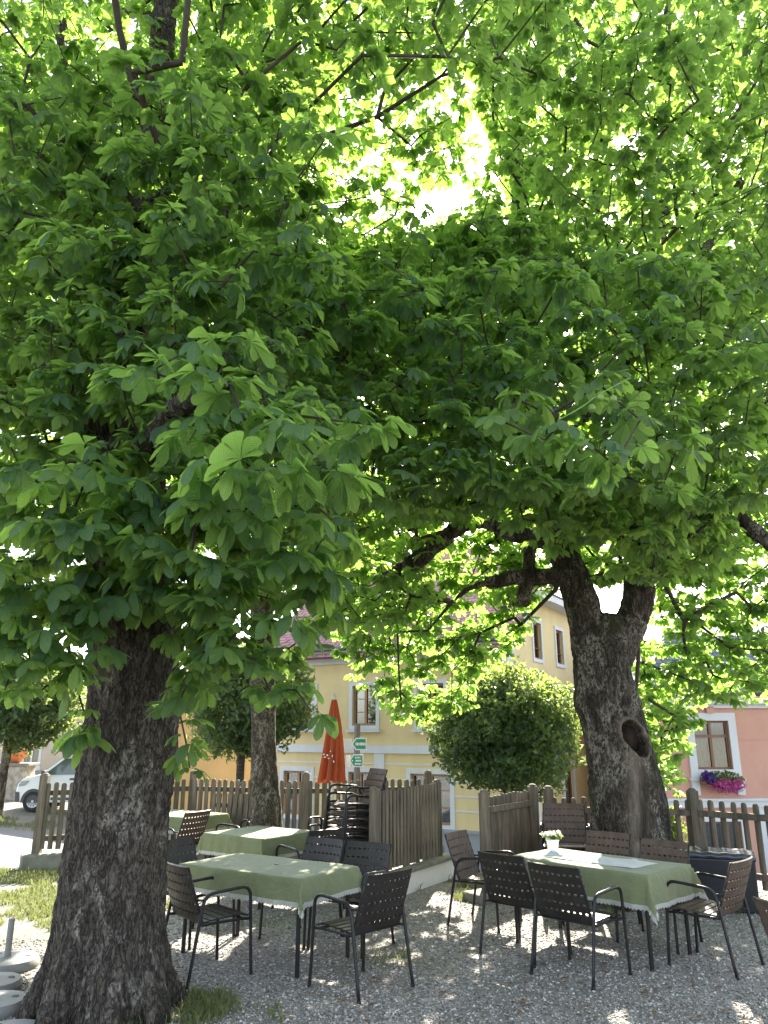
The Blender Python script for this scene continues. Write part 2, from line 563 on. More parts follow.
def road_low(x):
    pts = [(-60, 11.4), (-12, 11.2), (-5.6, 11.6), (-5.1, 12.8), (-3.1, 13.8), (-1.2, 13.3), (.4, 13.3), (.75, 11.6), (1.2, 10.2), (2.1, 11.5), (4.0, 11.0), (4.9, 10.2), (8, 9.5), (60, 9.5)]
    for (a, b), (c, d) in zip(pts, pts[1:]):
        if a <= x <= c:
            return b + (d - b) * (x - a) / (c - a)
    return 11
st = sheet('street', np.unique(np.concatenate([np.linspace(-60, -12, 20), np.linspace(-12, 10, 111), np.linspace(10, 60, 20)])), np.linspace(11, 21.5, 30), .008, M['asphalt'], road_low)
tag(st, kind='structure')
gr = sheet('gravel_terrace', np.unique(np.concatenate([np.linspace(-9, 9, 73)])), np.linspace(-6, 11.0, 40), .004, M['gravel'])
# ragged edge of the gravel towards the lawn on the left
me = gr.data
bm = bmesh.new(); bm.from_mesh(me)
dead = [f for f in bm.faces if f.calc_center_median().x < -2.6 and (f.calc_center_median().y > 8.3 + .7 * math.sin(f.calc_center_median().x * 2.1) )]
dead += [f for f in bm.faces if f.calc_center_median().y > 10.2 and f.calc_center_median().x < -1.2]
bmesh.ops.delete(bm, geom=list(set(dead)), context='FACES')
bm.to_mesh(me); bm.free()
tag(gr, kind='structure')

# ------------------------------------------------------------------ loose pebbles, fallen leaves and grass (uncountable)
def in_view(x, y, z=0, m=40):
    t = y * CP + (z - CAM_H) * SP
    px = 384 + F * x / t
    return (px > -m) & (px < 768 + m)

def pebbles():
    n = 60000
    y = 5.5 + 5.2 * rng.random(n) ** 1.5
    x = (rng.random(n) * 2 - 1) * y * .56
    keep = (x > -2.6) | (y < 8.2)
    x, y = x[keep], y[keep]
    n = len(x)
    base = np.array([(1, 0, 0), (0, 1, 0), (-1, 0, 0), (0, -1, 0), (0, 0, 1), (0, 0, -.4)], float)
    tri = np.array([(0, 1, 4), (1, 2, 4), (2, 3, 4), (3, 0, 4), (1, 0, 5), (2, 1, 5), (3, 2, 5), (0, 3, 5)])
    s = .006 + .010 * rng.random(n) ** 2.5
    a = rng.random(n) * 6.28
    V = base[None] * (s[:, None, None] * (0.7 + .6 * rng.random((n, 6, 1)))) * np.array([1.2, .85, .75])
    c, sn = np.cos(a), np.sin(a)
    VX = V[:, :, 0] * c[:, None] - V[:, :, 1] * sn[:, None]
    VY = V[:, :, 0] * sn[:, None] + V[:, :, 1] * c[:, None]
    W = np.stack([VX + x[:, None], VY + y[:, None], V[:, :, 2] + .005], -1).reshape(-1, 3)
    T = (tri[None] + (np.arange(n) * 6)[:, None, None]).reshape(-1, 3)
    o = mesh_np('gravel', W, tris=T, attrs={'tint': ('FLOAT', np.repeat(rng.random(n), 6))}, mat=M['pebble'], smooth=False)
    tag(o, kind='stuff')
pebbles()

def grass():
    P = []
    def patch(n, x0, x1, y0, y1, thr, hmin, hmax):
        x = x0 + (x1 - x0) * rng.random(n); y = y0 + (y1 - y0) * rng.random(n)
        nz = vnoise(np.stack([x * 1.6, y * 1.6, x * 0 + 3.3], -1), 5) + .5 * vnoise(np.stack([x * 4, y * 4, x * 0], -1), 6)
        k = nz > thr
        P.append(np.stack([x[k], y[k], hmin + (hmax - hmin) * rng.random(k.sum())], -1))
    patch(44000, -8.5, -2.4, 8.5, 12.3, -.12, .02, .08)
    patch(9000, -5.5, -1.9, 6.4, 9.0, .30, .02, .09)
    patch(2200, -1.9, -.9, 5.5, 6.9, .25, .03, .10)
    patch(1600, -1.4, .3, 5.6, 6.6, .45, .04, .11)
    patch(3500, -2.3, .2, 7.0, 10.4, .5, .02, .08)
    patch(5000, -.5, 1.4, 9.6, 11.2, .25, .04, .13)
    patch(2500, 1.6, 4.2, 9.2, 10.6, .35, .04, .12)
    patch(6000, -12, -5.4, 10.6, 11.8, .0, .04, .12)
    patch(5000, -14, -9, 21.6, 23.5, -.3, .05, .15)
    p = np.concatenate(P); n = len(p)
    x, y, h = p.T
    z = ground_z(x, y)
    a = rng.random(n) * 6.28
    w = .0035 + .003 * rng.random(n)
    lean = h * (.2 + .7 * rng.random(n)); la = rng.random(n) * 6.28
    lx, ly = np.cos(la) * lean, np.sin(la) * lean
    wx, wy = np.cos(a) * w, np.sin(a) * w
    V = np.stack([
        np.stack([x - wx, y - wy, z], -1), np.stack([x + wx, y + wy, z], -1),
        np.stack([x + wx * .8 + lx * .3, y + wy * .8 + ly * .3, z + h * .6], -1), np.stack([x - wx * .8 + lx * .3, y - wy * .8 + ly * .3, z + h * .6], -1),
        np.stack([x + lx, y + ly, z + h], -1)], 1).reshape(-1, 3)
    b = (np.arange(n) * 5)[:, None]
    Q = b + np.array([[0, 1, 2, 3]]); T = b + np.array([[3, 2, 4]])
    o = mesh_np('grass', V, tris=T, quads=Q, attrs={'tint': ('FLOAT', np.repeat(rng.random(n), 5))}, mat=M['grass'])
    tag(o, kind='stuff')
grass()

# ------------------------------------------------------------------ chestnut leaves
def leaf_template(lod, seed):
    r = np.random.default_rng(seed)
    angs = {0: [-118, -78, -38, 0, 38, 78, 118], 1: [-115, -72, -36, 0, 36, 72, 115], 2: [-95, -48, 0, 48, 95]}[lod]
    lens = {0: [.55, .78, .95, 1, .95, .78, .55], 1: [.55, .8, .95, 1, .95, .8, .55], 2: [.72, .92, 1, .92, .72]}[lod]
    S = {0: [0, .22, .45, .65, .82, .93, 1], 1: [0, .4, .72, 1], 2: [0, .5, .78, 1]}[lod]
    prof = lambda s: np.interp(s, [0, .2, .45, .68, .84, .94, 1], [.05, .26, .68, 1.0, .90, .48, 0])
    wfac = .235 if lod < 2 else .27
    droop = .15 + .65 * r.random()
    V, T, Q, U = [], [], [], []
    for a, l in zip(angs, lens):
        a = R(a + r.uniform(-7, 7)); l = l * r.uniform(.9, 1.08)
        d = np.array([math.cos(a), math.sin(a), 0]); p = np.array([-math.sin(a), math.cos(a), 0])
        dr = droop * r.uniform(.5, 1.5); fold = r.uniform(-.05, .42); tw = r.uniform(-.5, .5); a += r.uniform(-.12, .12); l *= r.uniform(.82, 1.05)
        o = len(V); rows = []
        for s in S:
            c = d * (l * s * (1 - .22 * dr * s)) + np.array([0, 0, -dr * l * s ** 1.7 + .04 * s * l])
            w = wfac * l * prof(s)
            if s == 0 or s == 1:
                rows.append([len(V)]); V.append(c); U.append((s * l, 0, 0))
            else:
                up = fold * w - .10 * w * s
                row = []
                for v in (-1, 0, 1):
                    row.append(len(V))
                    V.append(c + p * (w * v) + np.array([0, 0, abs(v) * up + tw * w * v])); U.append((s * l, v, 0))
                rows.append(row)
        for A, B in zip(rows, rows[1:]):
            if len(A) == 1:
                T += [(A[0], B[1], B[0]), (A[0], B[2], B[1])]
            elif len(B) == 1:
                T += [(A[0], A[1], B[0]), (A[1], A[2], B[0])]
            else:
                Q += [(A[0], A[1], B[1], B[0]), (A[1], A[2], B[2], B[1])]
    # leaf stalk: a thin three-sided strip running back from the hub
    if lod < 2:
        o = len(V)
        sl = .62
        for k, (x, z) in enumerate(((0, 0), (-sl, -.08))):
            for q in range(3):
                an = q * 2.094
                V.append(np.array([x, .011 * math.cos(an), z + .011 * math.sin(an)])); U.append((.3, .5, 0))
        for q in range(3):
            Q.append((o + q, o + (q + 1) % 3, o + 3 + (q + 1) % 3, o + 3 + q))
    return np.array(V), np.array(T).reshape(-1, 3), np.array(Q).reshape(-1, 4), np.array(U)

TPL = {lod: [leaf_template(lod, 40 + lod * 20 + i) for i in range(14)] for lod in (0, 1, 2)}

class Leaves:
    def __init__(s):
        s.items = {0: [], 1: [], 2: []}
    def add(s, lod, pos, fwd, nrm, size, tint):
        s.items[lod].append((pos, fwd, nrm, size, tint))
    def build(s, name, mat, parent):
        VV, TT, QQ, UU, TI = [], [], [], [], []
        off = 0
        for lod, it in s.items.items():
            if not it: continue
            pos = np.concatenate([i[0] for i in it]); f = np.concatenate([i[1] for i in it]); n = np.concatenate([i[2] for i in it])
            size = np.concatenate([i[3] for i in it]); tint = np.concatenate([i[4] for i in it])
            n = n / np.linalg.norm(n, axis=1, keepdims=True)
            f = f - n * (f * n).sum(1, keepdims=True); f = f / (np.linalg.norm(f, axis=1, keepdims=True) + 1e-9)
            b = np.cross(n, f)
            which = rng.integers(0, 14, len(pos))
            for k in range(14):
                m = which == k
                c = m.sum()
                if not c: continue
                V, T, Q, U = TPL[lod][k]
                W = pos[m][:, None] + size[m][:, None, None] * (V[None, :, 0:1] * f[m][:, None] + V[None, :, 1:2] * b[m][:, None] + V[None, :, 2:3] * n[m][:, None])
                nv = len(V); idx = off + np.arange(c) * nv
                VV.append(W.reshape(-1, 3))
                TT.append((T[None] + idx[:, None, None]).reshape(-1, 3)); QQ.append((Q[None] + idx[:, None, None]).reshape(-1, 4))
                UU.append(np.tile(U, (c, 1))); TI.append(np.repeat(tint[m], nv))
                off += c * nv
        return mesh_np(name, np.concatenate(VV), np.concatenate(TT), np.concatenate(QQ),
                       {'tint': ('FLOAT', np.concatenate(TI)), 'leafuv': ('FLOAT_VECTOR', np.concatenate(UU))}, mat, parent)

class TreeGrower:
    """sprays (twig ends carrying leaves) joined to the limbs by a branch network"""
    def __init__(s, root):
        s.root = np.array(root, float)
        s.nodes, s.par, s.path, s.isl = [], [], [], []
        s.sprays = []
    def limb(s, pts, parent=-1):
        last = parent
        for p in pts:
            p = np.array(p, float)
            d = 0 if last < 0 else s.path[last] + np.linalg.norm(p - s.nodes[last])
            s.nodes.append(p); s.par.append(last); s.path.append(d); s.isl.append(True)
            last = len(s.nodes) - 1
    def spray(s, p, lod, k, size):
        s.sprays.append((np.array(p, float), lod, k, size))
    def region(s, n, px, py, Y, k=7, size=.178, hole=None, power=1.0):
        c = 0
        u, v = random.random(), random.random()
        while c < n:
            u = (u + .7548776662) % 1; v = (v + .5698402910) % 1
            x = px[0] + (px[1] - px[0]) * u + random.uniform(-6, 6); y = py[0] + (py[1] - py[0]) * v + random.uniform(-6, 6)
            if hole and hole(x, y): continue
            yy = Y[0] + (Y[1] - Y[0]) * random.random() ** power
            p = at(x, y, yy)
            lod = 0 if yy < 4.9 else (1 if yy < 8.8 else 2)
            s.spray(p, lod, k, size); c += 1
    def blob(s, n, c, r, k=7, size=.19, lod=2):
        for _ in range(n):
            while True:
                v = np.array([random.uniform(-1, 1) for _ in range(3)])
                if .25 < np.linalg.norm(v) < 1: break
            s.spray(np.array(c) + v * np.array(r), lod, k, size)
    def grow(s):
        s.sprays.sort(key=lambda q: np.linalg.norm(q[0] - s.root))
        cap = len(s.nodes) + len(s.sprays) * 8
        arr = np.zeros((cap, 3)); pl = np.zeros(cap)
        n = len(s.nodes)
        arr[:n] = s.nodes; pl[:n] = s.path
        tips = []
        for p, lod, k, size in s.sprays:
            d = np.linalg.norm(arr[:n] - p, axis=1)
            # prefer attaching to wood that is nearer the trunk and slightly below
            j = int(np.argmin(d + .22 * pl[:n]))
            dist = d[j]
            m = max(1, int(dist / .45))
            a = arr[j].copy(); last = j
            sag = np.array([random.uniform(-.1, .1), random.uniform(-.1, .1), random.uniform(-.02, .16)]) * dist
            for q in range(1, m + 1):
                t = q / m
                pt = a + (p - a) * t + sag * 4 * t * (1 - t) * .5
                s.nodes.append(pt); s.par.append(last); s.isl.append(False)
                arr[n] = pt; pl[n] = pl[last] + dist / m; s.path.append(pl[n])
                last = n; n += 1
            tips.append((last, lod, k, size))
        s.tips = tips
        s.P = arr[:n]; s.pl = pl[:n]
        cnt = np.zeros(n)
        for t in tips: cnt[t[0]] += 1
        for i in range(n - 1, -1, -1):
            if s.par[i] >= 0: cnt[s.par[i]] += cnt[i]
        s.rad = np.minimum(.0048 * np.maximum(cnt, 1) ** .43, .034)
    def twigs(s, mat, parent, name='branches'):
        V, Q = [], []
        seg = 5
        an = np.arange(seg) * 2 * math.pi / seg
        off = 0
        ci = [i for i in range(len(s.P)) if s.par[i] >= 0 and not s.isl[i]]
        a = s.P[[s.par[i] for i in ci]]; b = s.P[ci]
        rb = s.rad[ci]; ra = np.minimum(s.rad[[s.par[i] for i in ci]], rb * 1.5)
        t = b - a; t /= np.linalg.norm(t, axis=1, keepdims=True) + 1e-9
        ref = np.where(np.abs(t[:, 2:3]) < .9, np.array([[0, 0, 1.]]), np.array([[1., 0, 0]]))
        u = np.cross(t, ref); u /= np.linalg.norm(u, axis=1, keepdims=True) + 1e-9
        w = np.cross(t, u)
        ring = u[:, None] * np.cos(an)[None, :, None] + w[:, None] * np.sin(an)[None, :, None]
        A = a[:, None] + ring * ra[:, None, None]; B = b[:, None] + ring * rb[:, None, None]
        VV = np.concatenate([A, B], 1).reshape(-1, 3)
        k = np.arange(seg)
        q = np.stack([k, (k + 1) % seg, (k + 1) % seg + seg, k + seg], -1)
        QQ = (q[None] + (np.arange(len(ci)) * 2 * seg)[:, None, None]).reshape(-1, 4)
        return mesh_np(name, VV, quads=QQ, mat=mat, parent=parent)
    def leaves(s, mat, parent):
        L = Leaves()
        for tip, lod, k, size in s.tips:
            p = s.P[tip]; q = s.P[s.par[tip]]
            d = p - q; d = d / (np.linalg.norm(d) + 1e-9)
            k = max(3, int(k + random.choice((-1, 0, 0, 1))))
            out = d.copy(); out[2] *= .4
            az0 = math.atan2(out[1], out[0])
            az = az0 + np.linspace(-2.4, 2.4, k) * rng.uniform(.75, 1.1) + rng.uniform(-.35, .35, k)
            elev = rng.uniform(-.35, .45, k)
            pd = np.stack([np.cos(az) * np.cos(elev), np.sin(az) * np.cos(elev), np.sin(elev)], -1)
            sz = size * rng.uniform(.55, 1.2, k)
            back = rng.random(k)[:, None] * .22 * (np.abs(az - az0) > 1.0)[:, None]
            pos = p - d * back + pd * (sz * .62)[:, None]
            nrm = np.tile(np.array([[0, 0, 1.]]), (k, 1)) + pd * .35 + rng.normal(0, .26, (k, 3)) + (np.array(SUN_VEC) * (.75 if lod == 2 else .2))
            base = rng.normal(.45, .16) + (.22 if lod == 0 else 0)  # nearest leaves tinted paler, standing in for sky light on them
            L.add(lod, pos, pd, nrm, sz * (1.13 if lod == 0 else 1.0), np.clip(base + rng.normal(0, .17, k), 0, 1))
        return L.build('crown', mat, parent)

# ------------------------------------------------------------------ trunks (tubes fused by a voxel remesh, then bark relief)
def fused_trunk(name, tubes, voxel, mat, parent, furrow=.012, lump=.03, carve=None, seed=1, lichen=None):
    mb = MB()
    for pts, rs in tubes:
        n = 6
        cp = catmull(pts, n)
        rr = []
        for i in range(len(rs) - 1):
            rr += [rs[i] + (rs[i + 1] - rs[i]) * k / n for k in range(n)]
        rr.append(rs[-1])
        mb.tube(cp, rr, 18)
    tmp = bpy.data.objects.new('tmp', mb.mesh('tmp'))
    col.objects.link(tmp)
    md = tmp.modifiers.new('r', 'REMESH'); md.mode = 'VOXEL'; md.voxel_size = voxel; md.use_smooth_shade = True
    ms = tmp.modifiers.new('s', 'SMOOTH'); ms.factor = .5; ms.iterations = 4
    dg = bpy.context.evaluated_depsgraph_get(); dg.update()
    me = bpy.data.meshes.new_from_object(tmp.evaluated_get(dg))
    bpy.data.objects.remove(tmp)
    nv = len(me.vertices)
    co = np.empty(nv * 3, np.float32); me.vertices.foreach_get('co', co); co = co.reshape(-1, 3).astype(float)
    no = np.empty(nv * 3, np.float32); me.vertex_normals.foreach_get('vector', no); no = no.reshape(-1, 3).astype(float)
    ln = vnoise(co * np.array([2.6, 2.6, 1.1]), seed) * lump + vnoise(co * np.array([6, 6, 2.2]), seed + 1) * lump * .45
    warp = np.stack([vnoise(co * 3, seed + 8), vnoise(co * 3, seed + 9), 0 * co[:, 0]], -1) * .06
    r1 = 1 - np.abs(vnoise((co + warp) * np.array([15, 15, 4.2]), seed + 2)) * 2
    r2 = 1 - np.abs(vnoise((co + warp) * np.array([30, 30, 10]), seed + 3)) * 2
    r3 = vnoise(co * np.array([60, 60, 34]), seed + 4)
    wood = np.zeros(nv)
    disp = ln + furrow * (r1 * .65 + r2 * .35 + r3 * .22)
    if carve:
        co, disp, wood = carve(co, no, disp, ln, wood)
    co = co + no * disp[:, None]
    me.vertices.foreach_set('co', co.astype(np.float32).ravel())
    a = me.attributes.new('barewood', 'FLOAT', 'POINT'); a.data.foreach_set('value', wood.astype(np.float32))
    a = me.attributes.new('lichen', 'FLOAT', 'POINT'); a.data.foreach_set('value', (lichen(co) if lichen else np.zeros(nv)).astype(np.float32))
    me.materials.clear(); me.materials.append(mat)
    me.shade_smooth(); me.update(); me.name = name
    o = bpy.data.objects.new(name, me); col.objects.link(o)
    if parent is not None: o.parent = parent
    return o

def seq(pts, Y):
    """trunk centreline from image positions at given distances"""
    return [at(x, y, yy) for (x, y), yy in zip(pts, Y if isinstance(Y, (list, tuple)) else [Y] * len(pts))]

def dense(pts, n=4):
    return catmull(pts, n)

# ---- near chestnut
lt = empty('horse_chestnut_tree', (0, 0, 0))
tag(lt, 'huge chestnut tree with thick dark flaking trunk nearest the camera', 'tree')
LB = on(104, 1012)
lt_axis = [Vector((LB.x, LB.y, -.25)), Vector((LB.x + .0, LB.y, .0)), at(106, 960, LB.y), at(116, 880, LB.y), at(122, 800, LB.y), at(132, 710, LB.y), at(135, 620, LB.y), at(128, 520, LB.y), at(120, 420, LB.y + .1), at(140, 300, LB.y + .3), at(152, 190, LB.y + .5), at(158, 90, LB.y + .7), at(170, -40, LB.y + .9), at(180, -220, LB.y + 1.0)]
lt_r = [.45, .43, .39, .365, .345, .335, .325, .32, .33, .20, .17, .14, .12, .08]
roots = []
for ang, ln, rr in ((200, .60, .18), (245, .60, .18), (290, .55, .16), (335, .46, .14), (20, .46, .13), (80, .6, .18), (140, .65, .18)):
    d = Vector((math.cos(R(ang)), math.sin(R(ang)), 0))
    roots.append(([LB + d * .24 + Vector((0, 0, .5)), LB + d * .36 + Vector((0, 0, .22)), LB + d * .48 + Vector((0, 0, .02)), LB + d * ln * .95 + Vector((0, 0, -.14))], [.15, rr * .7, rr * .5, rr * .3]))
lt_limbs = [
    ([at(120, 440, LB.y), at(70, 380, 6.6), at(20, 330, 7.0), at(-60, 260, 7.4)], [.17, .12, .09, .05]),
    ([at(124, 470, LB.y), at(190, 400, 6.4), at(270, 350, 6.7), at(350, 290, 7.2)], [.15, .11, .08, .04]),
    ([at(124, 500, LB.y - .1), at(150, 440, 5.4), at(190, 400, 4.9), at(230, 385, 4.4)], [.13, .08, .055, .03]),
    ([at(140, 320, LB.y + .2), at(90, 230, 7.4), at(70, 120, 7.8), at(60, 20, 8.0)], [.13, .10, .08, .05]),
    ([at(150, 230, LB.y + .4), at(220, 150, 7.4), at(300, 90, 8.0), at(370, 30, 8.4)], [.12, .09, .07, .04]),
]
fused_trunk('trunk', [(lt_axis, lt_r)] + roots + lt_limbs, .016, M['bark_near'], lt, .024, .03, seed=3,
            lichen=lambda c: .15 * np.exp(-((c[:, 0] + 1.52) / .20) ** 2 - ((c[:, 2] - 1.05) / .75) ** 2) * (c[:, 1] < LB.y) - .045)

T1_ = TreeGrower(at(124, 480, LB.y))
T1_.limb(dense(lt_axis[6:]))
for pts, rs in lt_limbs:
    T1_.limb(dense(pts))
hole = lambda x, y: ((x - 476) / 24) ** 2 + ((y - 150) / 34) ** 2 < 1 or ((x - 442) / 14) ** 2 + ((y - 200) / 26) ** 2 < 1
# low boughs reaching towards the camera
for px, py, Y, k, sz in [
    (150, 372, 4.3, 6, .19), (185, 352, 4.25, 6, .18), (215, 380, 4.2, 6, .19), (232, 345, 4.5, 5, .17),
    (265, 470, 3.9, 7, .20), (300, 440, 4.0, 6, .19), (335, 478, 3.9, 7, .20), (350, 440, 4.2, 6, .18), (290, 415, 4.3, 6, .18), (225, 470, 4.1, 6, .19),
    (375, 425, 4.4, 6, .18), (245, 420, 4.3, 6, .18), (190, 440, 4.4, 7, .18), (200, 500, 4.4, 7, .18), (250, 520, 4.4, 7, .18), (300, 515, 4.5, 7, .18),
    (20, 470, 4.5, 7, .18), (65, 480, 4.4, 7, .18), (95, 455, 4.6, 6, .18), (40, 520, 4.5, 7, .18), (85, 540, 4.6, 6, .18), (10, 570, 4.7, 7, .18), (60, 585, 4.8, 6, .18),
    (130, 490, 4.7, 7, .18), (150, 540, 4.7, 7, .18), (110, 520, 4.8, 6, .18), (190, 560, 4.7, 7, .18), (240, 570, 4.7, 7, .18), (290, 560, 4.8, 7, .18), (325, 535, 4.9, 6, .18),
    (210, 605, 4.9, 7, .18), (255, 615, 5.0, 7, .18), (285, 625, 5.0, 6, .17), (225, 645, 5.1, 6, .18), (200, 660, 5.2, 5, .17), (305, 600, 5.1, 6, .17), (255, 660, 5.2, 6, .17), (320, 575, 5.1, 6, .17), (235, 590, 5.3, 6, .17), (275, 600, 5.4, 6, .17), (300, 640, 5.6, 6, .16), (240, 640, 5.7, 6, .16), (280, 655, 5.8, 5, .16), (215, 625, 5.5, 6, .17), (325, 615, 5.7, 6, .16), (200, 600, 5.3, 6, .17),
    (15, 620, 4.9, 7, .18), (50, 635, 4.9, 6, .17), (30, 665, 5.0, 6, .17), (75, 610, 5.0, 6, .17), (95, 650, 5.2, 5, .16), (68, 670, 5.1, 5, .16), (5, 690, 5.2, 4, .16), (110, 610, 5.2, 5, .17), (0, 645, 5.0, 6, .17), (72, 585, 5.5, 6, .17), (68, 615, 5.5, 6, .17), (85, 600, 5.6, 5, .17), (215, 612, 5.9, 6, .17), (232, 606, 5.9, 6, .17), (205, 628, 5.9, 5, .16), (15, 610, 5.3, 6, .17), (35, 600, 5.4, 6, .17), (70, 665, 5.4, 5, .16), (100, 575, 5.5, 6, .17), (28, 640, 5.1, 6, .17), (42, 690, 5.2, 5, .16), (58, 655, 5.2, 6, .17), (88, 680, 5.3, 5, .16), (12, 668, 5.1, 5, .16), (20, 590, 4.9, 6, .17), (92, 630, 5.2, 5, .17),
    (160, 590, 5.2, 6, .17), (75, 742, 5.5, 5, .16), (186, 612, 5.6, 6, .17), (172, 640, 5.6, 5, .16), (200, 640, 5.7, 6, .17), (192, 672, 5.7, 5, .16), (212, 690, 5.6, 5, .16), (178, 705, 5.7, 4, .15), (165, 605, 5.6, 6, .17), (290, 665, 5.7, 5, .16), (88, 725, 5.6, 4, .15), (186, 742, 5.65, 4, .15), (190, 768, 5.65, 3, .14), (296, 690, 5.3, 5, .15), (312, 712, 5.3, 4, .14), (270, 690, 5.4, 4, .15), (180, 690, 5.5, 4, .14)]:
    T1_.spray(at(px, py, Y), 0, k, sz)
T1_.region(150, (-60, 340), (390, 600), (4.9, 6.4))
T1_.region(60, (60, 230), (60, 560), (4.9, 5.9))
T1_.region(200, (-80, 340), (330, 580), (6.2, 9.0))
T1_.region(640, (-80, 320), (80, 420), (5.2, 8.6))
T1_.region(520, (-80, 220), (-80, 340), (6.8, 10.4))
T1_.region(290, (215, 455), (-80, 340), (7.4, 10.4), hole=hole)
T1_.region(140, (200, 580), (-90, 90), (5.5, 8.0), hole=hole)
T1_.blob(330, (-2.8, 4.4, 10.6), (5.0, 4.4, 2.4))
T1_.blob(60, (-6.5, 6.0, 6.5), (2.2, 4.0, 3.0))
T1_.grow()
T1_.twigs(M['twig'], lt)
T1_.leaves(M['leaf'], lt)

# ---- far chestnut with the hollow
rt = empty('horse_chestnut_tree', (0, 0, 0))
tag(rt, 'forked chestnut tree with a hollow knot hole in its trunk behind the right table', 'tree')
RY = 10.1
def rp(px, py, dy=0.0): return at(px, py, RY + dy)
rb = rp(631, 870)
rt_axis = [Vector((rb.x, RY, -.3)), Vector((rb.x, RY, 0.05)), rp(629, 820), rp(624, 765), rp(613, 715), rp(604, 670), rp(606, 640), rp(608, 614)]
rt_r = [.56, .51, .44, .42, .365, .36, .33, .17]
rt_left = [rp(603, 690), rp(590, 640), rp(580, 595), rp(565, 555), rp(545, 500, .1), rp(540, 430, .2), rp(530, 340, .4), rp(520, 240, .6), rp(515, 130, .8)]
rt_lr = [.29, .24, .215, .20, .18, .15, .12, .09, .05]
rt_right = [rp(606, 690), rp(624, 640), rp(636, 600), rp(640, 545, .1), rp(645, 450, .3), rp(655, 350, .4), rp(660, 240, .6), rp(665, 120, .8), rp(668, 0, 1)]
rt_rr = [.25, .185, .168, .16, .17, .145, .12, .09, .05]
rt_limbs = [
    ([rp(566, 572), rp(548, 577), rp(520, 577), rp(487, 583)], [.15, .10, .088, .075]),
    ([rp(487, 583), rp(470, 588), rp(452, 602)], [.05, .02, .012]),
    ([rp(566, 555), rp(540, 540, -.1), rp(510, 533, -.2), rp(487, 523, -.3), rp(460, 527, -.4), rp(430, 550, -.5), rp(408, 566, -.5), rp(378, 578, -.5)], [.14, .10, .085, .08, .09, .085, .075, .05]),
    ([rp(458, 527, -.4), rp(452, 512, -.4), rp(440, 500, -.3)], [.06, .055, .045]),
    ([rp(530, 540, -.05), rp(528, 570, 0), rp(523, 604, 0)], [.08, .075, .06]),
    ([rp(640, 560), rp(670, 530, -.3), rp(705, 505, -.6), rp(740, 520, -.9), rp(790, 560, -1.1)], [.13, .10, .085, .075, .04]),
    ([rp(655, 330, .4), rp(700, 260, .8), rp(740, 180, 1), rp(780, 90, 1.1)], [.10, .08, .06, .03]),
    ([rp(540, 430, .2), rp(490, 370, 0), rp(430, 350, -.4), rp(380, 370, -.8), rp(310, 385, -1.2)], [.12, .09, .07, .055, .03]),
    ([rp(545, 470, .1), rp(590, 400, -1.2), rp(640, 350, -2.4), rp(700, 330, -3.2)], [.10, .08, .06, .03]),
    ([rp(545, 480, .1), rp(540, 440, -1.6), rp(545, 420, -3.2), rp(550, 415, -4.6)], [.10, .08, .05, .025]),
]
for ang, ln, rr in ((200, .85, .22), (250, .8, .2), (300, .8, .2), (350, .85, .22), (40, .8, .2), (120, .8, .2)):
    d = Vector((math.cos(R(ang)), math.sin(R(ang)), 0)); c = Vector((rb.x, RY, 0))
    rt_limbs.append(([c + d * .3 + Vector((0, 0, .6)), c + d * .46 + Vector((0, 0, .25)), c + d * .62 + Vector((0, 0, .02)), c + d * ln + Vector((0, 0, -.14))], [.22, rr, rr * .8, rr * .4]))
HC = rp(625, 737); HC = Vector((HC.x, HC.y - .40, HC.z))
KN = rp(575, 705); KN = Vector((KN.x, KN.y - .05, KN.z))
def carve_rt(co, no, disp, ln, wood):
    d = co - np.array(HC)
    e = np.sqrt((d[:, 0] / .165) ** 2 + (d[:, 1] / .42) ** 2 + ((d[:, 2] + .10 * d[:, 0] / .2) / .18) ** 2)
    front = co[:, 1] < RY - .05
    e = e + .22 * vnoise(co * 7.0, 77) + .10 * vnoise(co * 17.0, 78)
    rim = np.exp(-((e - 1.14) / .15) ** 2) * front * (.65 + .5 * vnoise(co * 5, 79))
    inside = np.clip((1.0 - e) / .35, 0, 1) * front
    # bare strip of healed wood running down from the hollow
    cx = HC[0] - .02 + (HC[2] - co[:, 2]) * (-.035) 
    strip = np.exp(-((co[:, 0] - cx) / .13) ** 4) * (co[:, 2] < HC[2] - .15) * front
    wood = np.clip(np.maximum(rim * .9, strip * (.55 + .5 * vnoise(co * np.array([8, 8, 3.]), 31))), 0, 1)
    disp = disp * (1 - np.maximum(rim, strip) * .75) + ln * np.maximum(rim, strip) * .5 + rim * .05
    groove = np.exp(-((co[:, 0] - cx - .07) / .045) ** 2) * np.clip((HC[2] - .3 - co[:, 2]) / .5, 0, 1) * front
    disp = disp - groove * .13
    kd = np.linalg.norm((co - np.array(KN)) / np.array([.2, .35, .2]), axis=1)
    disp = disp + .09 * np.exp(-(kd) ** 2)
    co = co + np.stack([0 * inside, inside * .34, inside * -.03], -1)
    return co, disp, wood
rtr = fused_trunk('trunk', [(rt_axis, rt_r), (rt_left, rt_lr), (rt_right, rt_rr)] + rt_limbs, .02, M['bark_far'], rt, .024, .05, carve_rt, seed=12)
# lining of the hollow, the shade inside it painted near black
mb = MB()
mb.lathe([(.02, -.19), (.11, -.15), (.155, -.02), (.14, .10), (.06, .17), (.01, .18)], 16, (HC.x, HC.y + .31, HC.z))
mb.build('hollow', M['wood_shaded'], rt, True)

T2_ = TreeGrower(rp(603, 650))
T2_.limb(dense(rt_left[2:])); T2_.limb(dense(rt_right[2:]))
for pts, rs in rt_limbs[:10]:
    T2_.limb(dense(pts))
